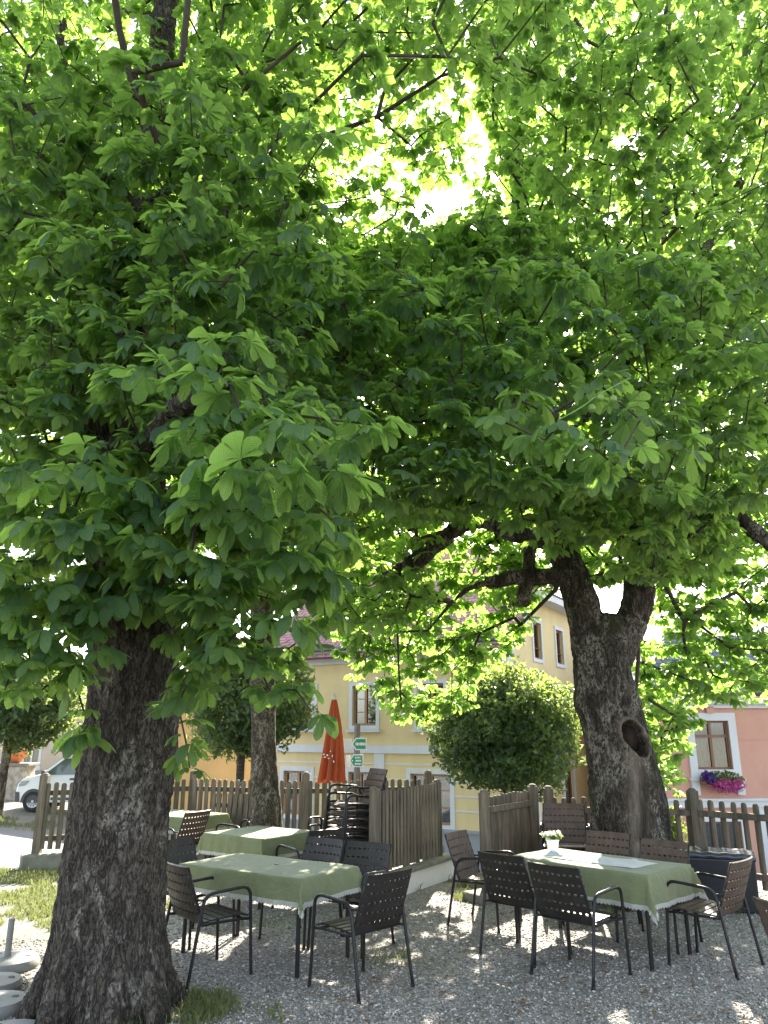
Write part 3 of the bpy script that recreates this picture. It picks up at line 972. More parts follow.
# lower near-side crown (dark from below)
T2_.region(1150, (300, 810), (255, 508), (6.2, 11.4), hole=hole)
T2_.region(110, (560, 690), (470, 580), (10.7, 12.5))
T2_.region(70, (610, 740), (480, 575), (8.0, 11.0))
T2_.region(70, (540, 720), (480, 545), (7.0, 9.6), k=6)
T2_.region(40, (330, 540), (470, 520), (7.0, 9.6), k=6)
T2_.region(260, (280, 540), (230, 430), (7.8, 11.5), hole=hole)
# upper crown against the sun
T2_.region(900, (470, 820), (-90, 300), (8.0, 12.6), hole=hole)
T2_.region(80, (440, 560), (220, 290), (8.0, 12), hole=hole)
# sunlit curtain hanging beyond the trunk, left and right
curt = lambda x, y: y > 585 + 140 * math.sin(max(0, min(1, (x - 318) / 215)) * math.pi) ** .7
T2_.region(310, (300, 535), (500, 725), (11.6, 13.0), k=7, size=.165, hole=curt)
T2_.region(60, (490, 575), (510, 590), (11.5, 13), k=6, size=.16)
curt2 = lambda x, y: y > (795 if x < 672 else max(795 - (x - 672) * 3.0, 698)) or (x < 655 and y < 640)
T2_.region(340, (630, 820), (500, 800), (10.9, 12.8), k=7, size=.165, hole=curt2)
T2_.region(110, (300, 430), (500, 630), (9.0, 11.5), k=6, size=.16)
for px, py, Y, k, sz in [(560, 425, 4.6, 5, .18), (590, 445, 4.6, 6, .18), (615, 465, 4.7, 5, .17), (545, 440, 4.8, 5, .17), (640, 420, 5.0, 6, .17), (680, 440, 5.4, 6, .17), (500, 420, 5.2, 6, .17), (520, 400, 5.4, 6, .17), (600, 385, 5.2, 6, .17)]:
    T2_.spray(at(px, py, Y), 0, k, sz)
T2_.blob(110, (4.2, 10.2, 10.9), (3.8, 2.8, 2.0))
T2_.blob(70, (7.2, 10.0, 6.5), (2.4, 3.2, 3.0))
T2_.grow()
T2_.twigs(M['twig'], rt)
T2_.leaves(M['leaf'], rt)
# spiky green chestnuts hanging on a stalk
fs = [at(600, 398, 4.75), at(613, 399, 4.75), at(592, 408, 4.8)]
for i, c in enumerate(fs):
    bm = bmesh.new()
    bmesh.ops.create_icosphere(bm, subdivisions=3, radius=.024)
    for v in bm.verts:
        h = math.sin(v.co.x * 700 + i) * math.sin(v.co.y * 700) * math.sin(v.co.z * 700)
        v.co *= 1 + max(0, h) * .35
    me = bpy.data.meshes.new('chestnut_husk'); bm.to_mesh(me); bm.free(); me.materials.append(M['fruit']); me.shade_smooth()
    o = bpy.data.objects.new('chestnut_husk', me); col.objects.link(o); o.location = c; o.parent = rt
MB().tube(catmull([at(558, 420, 4.65), at(580, 408, 4.7), at(600, 394, 4.75), at(630, 378, 4.8)], 5), .004, 5).build('fruit_stalk', M['fruit'], rt, True)

# ---- slim tree by the fence
sl = empty('slim_tree', (0, 0, 0))
tag(sl, 'slim straight tree trunk standing behind the square table, in front of the fence', 'tree')
SY = 10.9
s_axis = [at(266, 868, SY), at(266, 820, SY), at(264, 760, SY), at(263, 700, SY), at(262, 650, SY), at(262, 560, SY), at(264, 450, SY), at(268, 330, SY), at(270, 200, SY)]
fused_trunk('trunk', [(s_axis, [.24, .20, .175, .165, .16, .15, .13, .10, .05])], .02, M['bark_slim'], sl, .01, .02, seed=22)
T3_ = TreeGrower(at(262, 560, SY))
T3_.limb(dense(s_axis[4:]))
T3_.region(110, (140, 330), (250, 560), (9.3, 12.2), size=.15)
T3_.blob(230, (-2.1, 13.4, 5.7), (2.1, 1.8, 1.65), size=.17)  # hidden extra foliage, added to shade the concrete discs from the sun
T3_.grow(); T3_.twigs(M['twig'], sl); T3_.leaves(M['leaf'], sl)

# ------------------------------------------------------------------ clipped round trees and shrubs
def leaf_cloud(name, centre, rad, n, size, mat, parent, seed, shell=.72, lumps=.16):
    r = np.random.default_rng(seed)
    v = r.normal(size=(n, 3)); v /= np.linalg.norm(v, axis=1, keepdims=True)
    rr = (shell + (1 - shell) * r.random(n)) * (1 + lumps * vnoise(v * 2.6 + seed, seed) + lumps * .7 * vnoise(v * 6 + seed, seed + 1))
    inner = r.random(n) < .15
    rr[inner] *= .4 + .5 * r.random(inner.sum())
    p = v * rr[:, None] * np.array(rad) + np.array(centre)
    nrm = v * .7 + r.normal(0, .85, (n, 3)); nrm /= np.linalg.norm(nrm, axis=1, keepdims=True)
    f = np.cross(nrm, r.normal(size=(n, 3))); f /= np.linalg.norm(f, axis=1, keepdims=True)
    b = np.cross(nrm, f)
    s = size * (.6 + .8 * r.random(n))[:, None]
    A, B, C, D = p - f * s, p + b * s * .62 + nrm * s * .15, p + f * s * 1.1 - nrm * s * .2, p - b * s * .62 + nrm * s * .15
    V = np.stack([A, B, C, D], 1).reshape(-1, 3)
    i = (np.arange(n) * 4)[:, None]
    T = np.concatenate([i + np.array([[0, 1, 2]]), i + np.array([[0, 2, 3]])])
    return mesh_np(name, V, tris=T, attrs={'tint': ('FLOAT', np.repeat(r.random(n), 4))}, mat=mat, parent=parent)

def round_tree(px, py, Y, rx, rz, n, size, label, trunk_px=None, r=.1, seed=1):
    c = at(px, py, Y)
    t = empty('clipped_tree', (0, 0, 0))
    tag(t, label, 'tree', 'clipped round trees along the street')
    b = at(px if trunk_px is None else trunk_px, 800, Y)
    z0 = gz(b.x, Y) - .1
    mb = MB()
    mb.tube(catmull([(b.x, Y, z0), (b.x + .02, Y, (z0 + c.z) / 2), (b.x * .8 + c.x * .2, Y, c.z - rz * .6), (c.x, Y, c.z)], 4), [r * 1.2] + [r] * 11 + [r * .8], 10)
    rnd = random.Random(seed)
    for k in range(9):
        a = rnd.uniform(0, 6.28); e = rnd.uniform(.2, 1.2)
        d = Vector((math.cos(a) * math.cos(e) * rx, math.sin(a) * math.cos(e) * rx, math.sin(e) * rz)) * .8
        mb.tube([c - Vector((0, 0, rz * .5)), c - Vector((0, 0, rz * .3)) + d * .5, c + d], [r * .5, r * .3, .01], 6)
    mb.build('trunk', M['bark_slim'], t, True)
    leaf_cloud('crown', c, (rx, rx, rz), n, size, M['leaf_small'], t, seed, .62, .22)
round_tree(507, 726, 15.2, 1.42, 1.20, 26000, .047, 'dense dark green ball clipped tree in front of the yellow house wall', seed=5)
round_tree(250, 700, 18.2, 1.42, 1.32, 15000, .058, 'loose blue green round tree behind the slim trunk, beside the orange wall', 238, .09, seed=6)
round_tree(22, 703, 23.5, 1.75, 1.35, 15000, .07, 'round tree above the white van at the far left of the street', 0, .13, seed=8)

def shrub(px, py, Y, rad, n, size, mat, label, name='shrub', seed=3):
    c = at(px, py, Y)
    t = empty(name, (0, 0, 0)); tag(t, label, 'shrub')
    mb = MB()
    for k in range(6):
        a = k * 1.05
        mb.tube([(c.x, c.y, gz(c.x, c.y) - .05), (c.x + .1 * math.cos(a), c.y + .1 * math.sin(a), c.z), (c.x + rad[0] * .7 * math.cos(a), c.y + rad[1] * .7 * math.sin(a), c.z + rad[2] * .6)], [.012, .009, .004], 5)
    mb.build('stems', M['twig'], t)
    leaf_cloud('foliage', c, rad, n, size, mat, t, seed, .3)
shrub(671, 832, 13.0, (.25, .25, .45), 900, .035, M['leaf_shrub'], 'yellow green shrub seen through the pickets right of the hollow trunk', seed=9)

# ------------------------------------------------------------------ fences
def picket_fence(pts, ptop, posttop, label, base=None, posts=None, spacing=.105, bottom=.12, side=1, post_r=.07, rail_z=None, group=None, zoff=None, pw=.036, skip_rail=False):
    f = empty('picket_fence', (pts[0][0], pts[0][1], 0))
    tag(f, label, 'fence', group)
    o = Vector(pts[0])
    def loc(p): return Vector((p[0] - o.x, p[1] - o.y))
    mbp = MB(); rnd = random.Random(len(label))
    for a, b in zip(pts, pts[1:]):
        A, B = loc(a), loc(b)
        d = (B - A); L = d.length; d.normalize(); nrm = Vector((d.y, -d.x)) * side
        n = int(L / spacing)
        ang = math.atan2(d.y, d.x)
        for k in range(n):
            t = (k + .5) / n * L
            c = A + d * t + nrm * .045
            h0 = ptop + rnd.uniform(-.014, .014)
            # half-round picket with rounded head
            prof = []
            lean = rnd.uniform(-.01, .01)
            wv = pw * rnd.uniform(.88, 1.12)
            ring = [(-wv, .012), (-wv, -.002), (-wv * .6, -.02), (0, -.027), (wv * .6, -.02), (wv, -.002), (wv, .012)]
            vs = []
            levels = [(bottom + rnd.uniform(-.015, .015), 1, 0), (h0 - .035, 1, 0), (h0 - .012, .82, 0), (h0, .4, 0)]
            for z, kx, _ in levels:
                for x, y in ring:
                    xx = x * kx + lean * (z - bottom)
                    vs.append((c.x + xx * d.x - y * side * -nrm.x * side, c.y + xx * d.y - y * side * -nrm.y * side, z))
            m = len(ring); fs = [tuple(range(m)), tuple(range(3 * m, 4 * m))]
            for i in range(3):
                for q in range(m):
                    fs.append((i * m + q, i * m + (q + 1) % m, (i + 1) * m + (q + 1) % m, (i + 1) * m + q))
            mbp.add(vs, fs)
    mbp.build('pickets', M['fence'], f)
    for a, b in zip(pts, pts[1:]):
        A, B = loc(a), loc(b)
        d = (B - A); L = d.length; ang = math.atan2(d.y, d.x)
        for z in (rail_z or (bottom + .14, ptop - .15)):
            c = (A + B) / 2
            MB().box((c.x, c.y, z), (L + .04, .055, .075), Matrix.Rotation(ang, 3, 'Z')).build('rail', M['fence'], f, bevel=.006)
    for i, p in enumerate(posts or pts):
        c = loc(p)
        mb = MB()
        w = post_r
        mb.box((c.x, c.y, (posttop + -.05) / 2), (w * 1.7, w * 1.7, posttop + .05))
        mb.lathe([(w * .85, 0), (w * .7, .02), (w * .3, .032)], 10, (c.x, c.y, posttop - .002))
        mb.build('post', M['fence'], f, bevel=.008)
    if base:
        for a, b in zip(pts, pts[1:]):
            A, B = loc(a), loc(b)
            d = (B - A); L = d.length; ang = math.atan2(d.y, d.x); c = (A + B) / 2
            MB().box((c.x, c.y, base / 2 - .35), (L + .42, .34, base + .7), Matrix.Rotation(ang, 3, 'Z')).build('stone_base', M['stone'], f, bevel=.03)
    return f
GRP = 'weathered picket fences round the terrace'
picket_fence(FL, 1.17, 1.28, 'long weathered picket fence running from the road to the tall chair stack', base=.18, bottom=.24, group=GRP, spacing=.108)
picket_fence(GL, 1.22, 1.24, 'grey brown picket panel left of the gate opening, standing on a white base', bottom=.30, spacing=.088, group=GRP, rail_z=(.46, 1.06), pw=.029)
picket_fence(GR, 1.14, 1.2, 'picket panel right of the gate opening, left of the hollow tree', bottom=.16, spacing=.10, group=GRP, side=-1)
picket_fence(FR, 1.06, 1.18, 'picket fence behind the black box, in front of the pink house', bottom=.1, spacing=.125, group=GRP, side=-1)
# white rendered block below the left gate panel
mb = MB()
a, b = Vector(GL[0]), Vector(GL[1]); d = (b - a); L = d.length; ang = math.atan2(d.y, d.x); c = (a + b) / 2
wb = empty('gate_wall', (c.x + .04, c.y, 0), ang); tag(wb, 'low white rendered wall with stone cap under the left gate panel', 'wall')
MB().box((0.05, 0, -.05), (L + .22, .26, .58)).build('wall', M['render_white'], wb, bevel=.01)
MB().box((0.05, 0, .265), (L + .30, .34, .05)).build('cap', M['stone'], wb, bevel=.012)
# dark square block under the right panel's post
kb = empty('gate_stone', (1.2, 9.98, 0), .6); tag(kb, 'flat mossy stone under the end post of the right gate panel', 'stone')
MB().box((0, 0, .04), (.46, .34, .12)).build('block', M['stone'], kb, bevel=.03)
# spare picket panel leaning on the long fence
sp = empty('spare_picket_fence', (-2.28, 12.7, 0), R(-14)); tag(sp, 'short grey picket panel leaning against the long fence near the far table', 'fence panel')
mb = MB()
for k in range(10):
    x = -.42 + k * .092
    mb.box((x, .02 + .0, .50), (.07, .022, .96), Matrix.Rotation(R(-6), 3, 'X'))
mb.build('pickets', M['fence'], sp)
mb = MB()
for z, y in ((.2, .035 - .015), (.8, .035 + .05)):
    MB().box((0, y + .03, z), (.94, .035, .06)).build('rail', M['fence'], sp)

# ------------------------------------------------------------------ garden chairs
def chair_parts():
    def back_pt(x, t):
        # t 0..1 up the backrest
        y = -.185 - .155 * t - .028 * (1 - (x / .25) ** 2) * min(1, t * 3 + .2)
        z = .435 + .435 * t
        return Vector((x, y, z))
    mb = MB()
    ns, nx = 6, 8
    pitch = 1 / ns
    gap = .235 * pitch
    th = Vector((0, .008, .003))
    def patch(x0, x1, t0, t1, n):
        fr, bk = [], []
        for tt in (t0, t1):
            for i in range(n + 1):
                x = x0 + (x1 - x0) * i / n
                p = back_pt(x, tt)
                fr.append(p + th); bk.append(p - th)
        m = n + 1
        vs = fr + bk
        fs = []
        o = 2 * m
        for i in range(n):
            fs += [(i, i + 1, m + i + 1, m + i), (o + i, o + m + i, o + m + i + 1, o + i + 1),
                   (i, o + i, o + i + 1, i + 1), (m + i, m + i + 1, o + m + i + 1, o + m + i)]
        fs += [(0, m, o + m, o), (n, o + n, o + m + n, m + n)]
        mb.add(vs, fs)
    for k in range(ns):
        t0, t1 = k * pitch, (k + 1) * pitch - gap
        half = .25
        if k == ns - 1:
            patch(-half, half, t0, t1 - .035, nx)
            patch(-half + .02, half - .02, t1 - .035, t1 + .005, nx)
        else:
            patch(-half, half, t0, t1, nx)
        if k < ns - 1:
            for j in range(10):
                x = -.243 + j * .486 / 9
                patch(x - .011, x + .011, t1 - .004, t1 + gap + .004, 1)
    # folded slat edges showing at the two sides
    back = mb
    mb = MB()
    for k in range(6):
        y0 = -.185 + k * .073
        zt = .432 + .02 * math.sin((k + .5) / 6 * math.pi * .5) - (.012 if k == 5 else 0)
        mb.box((0, y0 + .03, zt), (.50, .060, .013), Matrix.Rotation(R(-12 if k == 5 else 2), 3, 'X'))
        if k < 5:
            for j in range(6):
                mb.box((-.22 + j * .088, y0 + .066, zt - .002), (.022, .018, .010))
    seat = mb
    frames = []
    for s in (-1, 1):
        x = s * .275
        path = [(x + s * .012, .262, 0), (x + s * .006, .25, .25), (x, .236, .56), (x, .222, .625), (x, .185, .655), (x, .13, .660), (x, -.03, .650), (x, -.12, .642), (x, -.165, .622), (x, -.19, .585), (x + s * .003, -.215, .48), (x + s * .012, -.30, 0)]
        f = MB()
        f.tube(catmull(path, 4), .0135, 8)
        f.tube([(x, .245, .415), (x * .93, .15, .418), (x * .92, -.12, .418), (x, -.228, .425)], .011, 6)
        f.lathe([(.0165, 0), (.0165, .022)], 8, (x + s * .012, .262, -.001))
        f.lathe([(.0165, 0), (.0165, .022)], 8, (x + s * .012, -.30, -.001))
        # slim upright carrying the backrest
        f.tube([(s * .235, -.165, .42), (s * .243, -.195, .47), (s * .245, -.27, .67), (s * .245, -.335, .855)], .010, 6)
        f.tube([(x, -.185, .60), (s * .245, -.245, .605)], .009, 6)
        frames.append(f)
    bar = MB()
    bar.tube([(-.262, .20, .412), (.262, .20, .412)], .010, 6)
    bar.tube([(-.262, -.15, .412), (.262, -.15, .412)], .010, 6)
    return back, seat, frames, bar

_cb, _cs, _cf, _cx = chair_parts()
CH = dict(back=_cb.mesh('backrest'), seat=_cs.mesh('seat'), f0=_cf[0].mesh('side_frame'), f1=_cf[1].mesh('side_frame'), bar=_cx.mesh('crossbar'))
for k in ('f0', 'f1', 'bar'):
    CH[k].materials.append(M['tube']); CH[k].shade_smooth()
CHM = {}
for c in ('slat_black', 'slat_brown'):
    for k in ('back', 'seat'):
        m_ = CH[k].copy(); m_.name = {'back': 'backrest', 'seat': 'seat'}[k]; m_.materials.append(M[c]); CHM[c, k] = m_

def make_chair(color):
    t = empty('garden_chair')
    for nm, me in (('backrest', CHM[color, 'back']), ('seat', CHM[color, 'seat']), ('side_frame', CH['f0']), ('side_frame', CH['f1']), ('crossbar', CH['bar'])):
        o = bpy.data.objects.new(nm, me); col.objects.link(o); o.parent = t
    return t
PROTO = {c: make_chair(c) for c in ('slat_black', 'slat_brown')}
_used = set()
def chair(x, y, rz, label, color='slat_black', z=0.0, group='slatted armchairs round the tables', tilt=0.0):
    if color not in _used:
        o = PROTO[color]; _used.add(color)
    else:
        o = copy_tree(PROTO[color])
    o.location = (x, y, z + .006); o.rotation_euler = (tilt, 0, R(rz))
    tag(o, label, 'chair', group)
    return o

chair(-1.47, 7.11, -50, 'black armchair at the front long side of the lace edged table, beside the big trunk')
chair(-.19, 6.76, 45, 'black slatted armchair seen from behind at the right corner of the near left table')
chair(-.80, 8.20, 143, 'black slatted armchair behind the near left table, between it and the square table')
chair(-.31, 7.88, 150, 'black armchair behind the right end of the near left table')
chair(-.86, 9.50, 42, 'slatted armchair between the square table and the chair stack')
chair(-1.83, 8.18, -123, 'black armchair at the left end of the lace edged table, half behind the big trunk')
chair(-2.84, 11.45, 60, 'grey brown armchair at the far table by the long fence, nearer of two', 'slat_brown')
chair(-2.02, 11.75, 62, 'slatted armchair left of the slim trunk, drawn up to the far table', 'slat_brown')
chair(1.06, 8.80, -122, 'brown armchair at the left end of the flower pot table, beside the gate opening', 'slat_brown')
chair(1.27, 7.66, -45, 'black armchair seen from behind, left of two in front of the flower pot table')
chair(1.62, 7.08, -46, 'black armchair seen from behind, right of two in front of the flower pot table')
chair(2.80, 7.33, 46, 'brown armchair at the right end of the flower pot table, facing left', 'slat_brown')
chair(2.22, 8.72, 140, 'armchair tinted brown as lit, behind the flower pot table, in front of the hollow trunk', 'slat_brown')  # brown of this and the next chair stands in for light
chair(2.58, 8.05, 138, 'armchair tinted brown as lit, behind the flower pot table, next to the black box', 'slat_brown')
chair(2.83, 5.44, -70, 'brown slatted armchair cut off by the right edge of the picture', 'slat_brown')
SG = 'slatted armchairs stacked by the fence'
rk = ['bottom', 'second', 'third', 'fourth', 'fifth', 'sixth', 'seventh']
for k in range(7):
    chair(-.44 + .012 * k, 10.25 + .006 * k, 118 + (k % 3 - 1) * 2, f'slatted armchair {rk[k]} from the ground in the tall stack beside the parasol' if 0 < k < 6 else ('bottom armchair of the tall stack beside the closed parasol' if k == 0 else 'brown slatted armchair on top of the tall stack beside the parasol'),
          'slat_brown', z=.098 * k, group=SG)
for k in range(2):
    chair(-.70, 11.45 + .01 * k, 160, ['lower', 'upper'][k] + ' of two brown slatted armchairs stacked behind the closed parasol', 'slat_brown', z=.1 * k, group=SG)
for k in range(3):
    chair(2.12 + .01 * k, 9.75 + .012 * k, 168, ['lowest', 'middle', 'topmost'][k] + ' of three brown armchairs stacked between the gate panel and the hollow trunk', 'slat_brown', z=.098 * k, group=SG)

# ------------------------------------------------------------------ tables and cloths
def table(x, y, rz, L, W, tl, cl, drop=.19, name='dining_table', seed=1, H=.735):
    t = empty(name, (x, y, 0), R(rz)); tag(t, tl, 'table', 'garden tables under green cloths')
    MB().box((0, 0, H - .016), (L - .02, W - .02, .028)).build('tabletop', M['table_wood'], t, bevel=.004)
    mb = MB()
    for s in (-1, 1):
        mb.box((0, s * (W / 2 - .06), H - .055), (L - .14, .025, .05)); mb.box((s * (L / 2 - .06), 0, H - .055), (.025, W - .17, .05))
    mb.build('apron', M['tube'], t)
    for sx in (-1, 1):
        for sy in (-1, 1):
            MB().tube([(sx * (L / 2 - .055), sy * (W / 2 - .055), 0), (sx * (L / 2 - .06), sy * (W / 2 - .06), H - .03)], .019, 10).build('leg', M['tube'], t, True)
    # draped cloth
    rnd = np.random.default_rng(seed)
    c = bpy.data.objects.new('tmp', None)
    hx, hy = L / 2 + .004, W / 2 + .004
    n_edge, n_drop = 34, 9
    # param rectangle (cloth plane), mapped onto the table and its sides
    def axis(h, n):
        inner = list(np.linspace(-h, h, n)); outer = list(np.linspace(0, drop, n_drop + 1)[1:])
        return np.array([-h - o for o in reversed(outer)] + inner + [h + o for o in outer])
    us, vs = axis(hx, n_edge), axis(hy, 20)
    U, Vv = np.meshgrid(us, vs)
    ox = np.maximum(np.abs(U) - hx, 0); oy = np.maximum(np.abs(Vv) - hy, 0)
    sx, sy = np.sign(U), np.sign(Vv)
    r = np.hypot(ox, oy)
    a = np.arctan2(oy, ox)
    corner = (ox > 0) & (oy > 0)
    dn = r
    soft = .006
    dirx = np.where(r > 0, np.cos(a), 0) * sx; diry = np.where(r > 0, np.sin(a), 0) * sy
    wave = .010 * np.sin((U * diry ** 2 + Vv * dirx ** 2) * 17 + seed) + .006 * np.sin((U * diry ** 2 + Vv * dirx ** 2) * 41 + 2 * seed)
    outw = soft + dn * .07 + wave * (dn / drop)
    outw = np.where(corner, outw + np.sin(2 * a) * dn * .34 - np.sin(4 * a) ** 2 * dn * .06, outw)
    X = np.clip(U, -hx, hx) + dirx * outw * (r > 0); Y = np.clip(Vv, -hy, hy) + diry * outw * (r > 0)
    Z = H + .006 - dn * .985 * np.where(corner, .93, 1) + np.where(r == 0, .0015 * np.sin(U * 9 + seed) * np.sin(Vv * 11), 0)
    Z = np.where((r > 0) & (r < .03), Z + .004, Z)
    P = np.stack([X, Y, Z], -1)
    ny, nx = U.shape
    i = (np.arange(ny - 1)[:, None] * nx + np.arange(nx - 1)[None]).ravel()
    q = np.stack([i, i + 1, i + 1 + nx, i + nx], -1)
    co = mesh_np('tablecloth', P.reshape(-1, 3), quads=q, mat=M['cloth_green'])
    co.location = (x, y, 0); co.rotation_euler = (0, 0, R(rz))
    tag(co, cl, 'tablecloth', 'green tablecloths with lace edging')
    # lace along the hem, scalloped
    ring = [(0, k) for k in range(nx)] + [(k, nx - 1) for k in range(1, ny)] + [(ny - 1, k) for k in range(nx - 2, -1, -1)] + [(k, 0) for k in range(ny - 2, 0, -1)]
    hem = [P[a_] for a_ in ring]
    inn = [P[min(max(a_[0], 1), ny - 2), min(max(a_[1], 1), nx - 2)] for a_ in ring]
    pts, up = [], []
    m = len(hem)
    for k in range(m):
        p, q_ = hem[k], hem[(k + 1) % m]
        st = max(1, int(np.linalg.norm(q_ - p) / .006))
        for z in range(st):
            pts.append(p + (q_ - p) * z / st); up.append(inn[k] + (inn[(k + 1) % m] - inn[k]) * z / st)
    V, Q = [], []
    s = 0
    for k, (p, u) in enumerate(zip(pts, up)):
        if k: s += np.linalg.norm(p - pts[k - 1])
        d = p - u; d = d / (np.linalg.norm(d) + 1e-6)
        if abs(d[2]) < .5: d = np.array([d[0] * .3, d[1] * .3, -1.])
        w = .016 + .013 * abs(math.sin(s * math.pi / .034))
        nn = np.array([p[0], p[1], 0]); nn = nn / (np.linalg.norm(nn) + 1e-6) * .002
        V += [p - d * .014 + nn, p + nn, p + d * w + nn]
    nvt = len(pts)
    for k in range(nvt):
        a_, b_ = k * 3, ((k + 1) % nvt) * 3
        Q += [(a_, b_, b_ + 1, a_ + 1), (a_ + 1, b_ + 1, b_ + 2, a_ + 2)]
    mesh_np('lace_trim', np.array(V), quads=np.array(Q), mat=M['lace'], parent=co)
    return t, co
t1, c1 = table(-1.06, 7.63, -33.5, 1.43, .80, 'long garden table on black legs nearest the big trunk', 'green cloth with white lace hem on the near left table, sun flecks across its top', seed=1)
MB().lathe([(.022, 0), (.02, .006), (.006, .008)], 14, (.06, .05, .742)).build('hole_cap', M['box_black'], c1)
t2, c2 = table(-1.5, 10.05, -36.5, .98, .92, 'square garden table in front of the slim trunk', 'green cloth on the square table in front of the slim trunk, mostly in full sun', drop=.21, seed=2)
t3, c3 = table(-3.1, 12.3, -33, 1.3, .8, 'far garden table standing against the long fence', 'sunlit green cloth on the far table by the long fence', drop=.2, seed=3)
t4, c4 = table(2.0, 7.89, -46, 1.46, .80, 'garden table carrying the white flower pot, right of the gate opening', 'green cloth with white lace edge under the white runner and flower pot', drop=.25, seed=4)
# runner
mb = MB()
nx_, ny_ = 30, 10
vs, fs = [], []
for j in range(ny_ + 1):
    for i in range(nx_ + 1):
        x = -.62 + 1.12 * i / nx_; y = -.20 + .44 * j / ny_
        vs.append((x, y, .7455 + .0035 * math.sin(x * 13 + y * 5) * math.sin(y * 17 + x * 3) + (.012 * math.exp(-((x - .18 - y * .4) / .02) ** 2))))
for j in range(ny_):
    for i in range(nx_):
        a_ = j * (nx_ + 1) + i
        fs.append((a_, a_ + 1, a_ + nx_ + 2, a_ + nx_ + 1))
ru = mb.add(vs, fs).build('table_runner', M['cloth_white'], None, True)
ru.location = (2.0, 7.89, 0); ru.rotation_euler = (0, 0, R(-46))
tag(ru, 'creased white cloth runner lying along the green cloth under the flower pot', 'table runner')
md = ru.modifiers.new('thick', 'SOLIDIFY'); md.thickness = .002

# flower pot
fp = on(553, 851, .752)
pot = empty('flower_pot', (fp.x, fp.y, .752)); tag(pot, 'small white pot of white flowers on the sunlit end of the right table', 'flower pot')
MB().lathe([(.045, 0), (.05, .01), (.062, .09), (.068, .098), (.068, .112), (.060, .112), (.055, .09)], 24).build('pot', M['pot_white'], pot, True)
leaf_cloud('leaves', (0, 0, .14), (.10, .10, .035), 160, .022, M['leaf_shrub'], pot, 51, .2)
leaf_cloud('blossom', (0, 0, .16), (.12, .11, .035), 170, .016, M['petal_white'], pot, 52, .3)

# ------------------------------------------------------------------ closed parasol
um = empty('parasol', (-.69, 10.9, 0)); tag(um, 'closed red orange parasol on a pale pole between the slim trunk and the chair stack', 'parasol')
MB().tube([(0, 0, 0), (0, 0, 2.34)], .021, 12).build('pole', M['pole_white'], um, True)
MB().lathe([(.012, 0), (.035, .02), (.04, .05), (.022, .08), (.012, .1)], 14, (0, 0, 2.32)).build('finial', M['pole_white'], um, True)
V, Q = [], []
nz_, na_ = 26, 96
for i in range(nz_ + 1):
    t_ = i / nz_
    z = 2.345 - t_ * 1.10
    r0 = .035 + .225 * t_ ** .85
    for k in range(na_):
        a = 2 * math.pi * k / na_
        fold = (.5 + .5 * math.cos(a * 8 + .9 * math.sin(t_ * 3 + a))) * (.75 + .25 * math.sin(a * 3 + 1))
        r = r0 * (1 - (.30 + .42 * t_) * (1 - fold) ** .7) + .012 * math.sin(a * 3 + t_ * 5) * t_
        zz = z + (.05 * (1 - fold) + .02 * math.sin(a * 2)) * t_ ** 4
        V.append((r * math.cos(a) - .04 * t_ ** 2, r * math.sin(a) * .9, zz))
for i in range(nz_):
    for k in range(na_):
        a_, b_ = i * na_ + k, i * na_ + (k + 1) % na_
        Q.append((a_, b_, b_ + na_, a_ + na_))
mesh_np('canopy', np.array(V), quads=np.array(Q), mat=M['parasol_red'], parent=um)
# pale printed marks and hem cord on the folded cloth
mb = MB()
for (a, z, w, h) in ((-118, 1.62, .045, .016), (-112, 1.585, .05, .014), (-103, 1.61, .03, .03), (-97, 1.57, .028, .02), (-84, 1.60, .016, .04), (-78, 1.53, .02, .035), (-92, 1.66, .02, .02)):
    t_ = (2.345 - z) / 1.10; rr = (.035 + .225 * t_ ** .85) * 1.0 + .006
    c = Vector((rr * math.cos(R(a)) - .04 * t_ ** 2, rr * math.sin(R(a)) * .9, z))
    MB().box(c, (w * .7, .003, h * .7), Matrix.Rotation(R(a + 90), 3, 'Z')).build('printed_mark', M['sign_white'], um)
MB().lathe([(.30, -.04), (.31, 0), (.28, .05), (.06, .075), (.04, .16)], 24).build('foot', M['cast_concrete'], um, True)

# ------------------------------------------------------------------ parasol base stones lying by the big trunk
def base_stone(px, py, r, h, label, pole=False, z=0):
    p = on(px, py, z)
    o = empty('parasol_weight', (p.x, p.y, z)); tag(o, label, 'parasol weight', 'concrete parasol bases beside the big trunk')
    mb = MB().lathe([(r * .97, 0), (r, .015), (r, h * .6), (r * .93, h), (r * .3, h + .012), (.04, h + .015)], 36)
    mb.build('disc', M['cast_concrete'], o, True)
    mb = MB()
    for a in (20, 140, 260):
        mb.lathe([(.028, 0), (.028, .004)], 10, (r * .6 * math.cos(R(a)), r * .6 * math.sin(R(a)), h + .004))
    mb.build('socket', M['rubber'], o)
    if pole:
        MB().tube([(0, 0, h), (0, 0, h + .30)], .026, 12).build('tube', M['cast_concrete'], o, True)
base_stone(6, 968, .26, .075, 'round concrete parasol weight with an upright tube, farthest of the discs', True)
base_stone(-9, 990, .22, .07, 'round concrete parasol weight touching the tubed one')
base_stone(-7, 1012, .22, .08, 'round concrete parasol weight, second nearest of the discs by the big trunk')
base_stone(6, 1044, .24, .07, 'round concrete parasol weight nearest the camera, cut by the bottom edge')

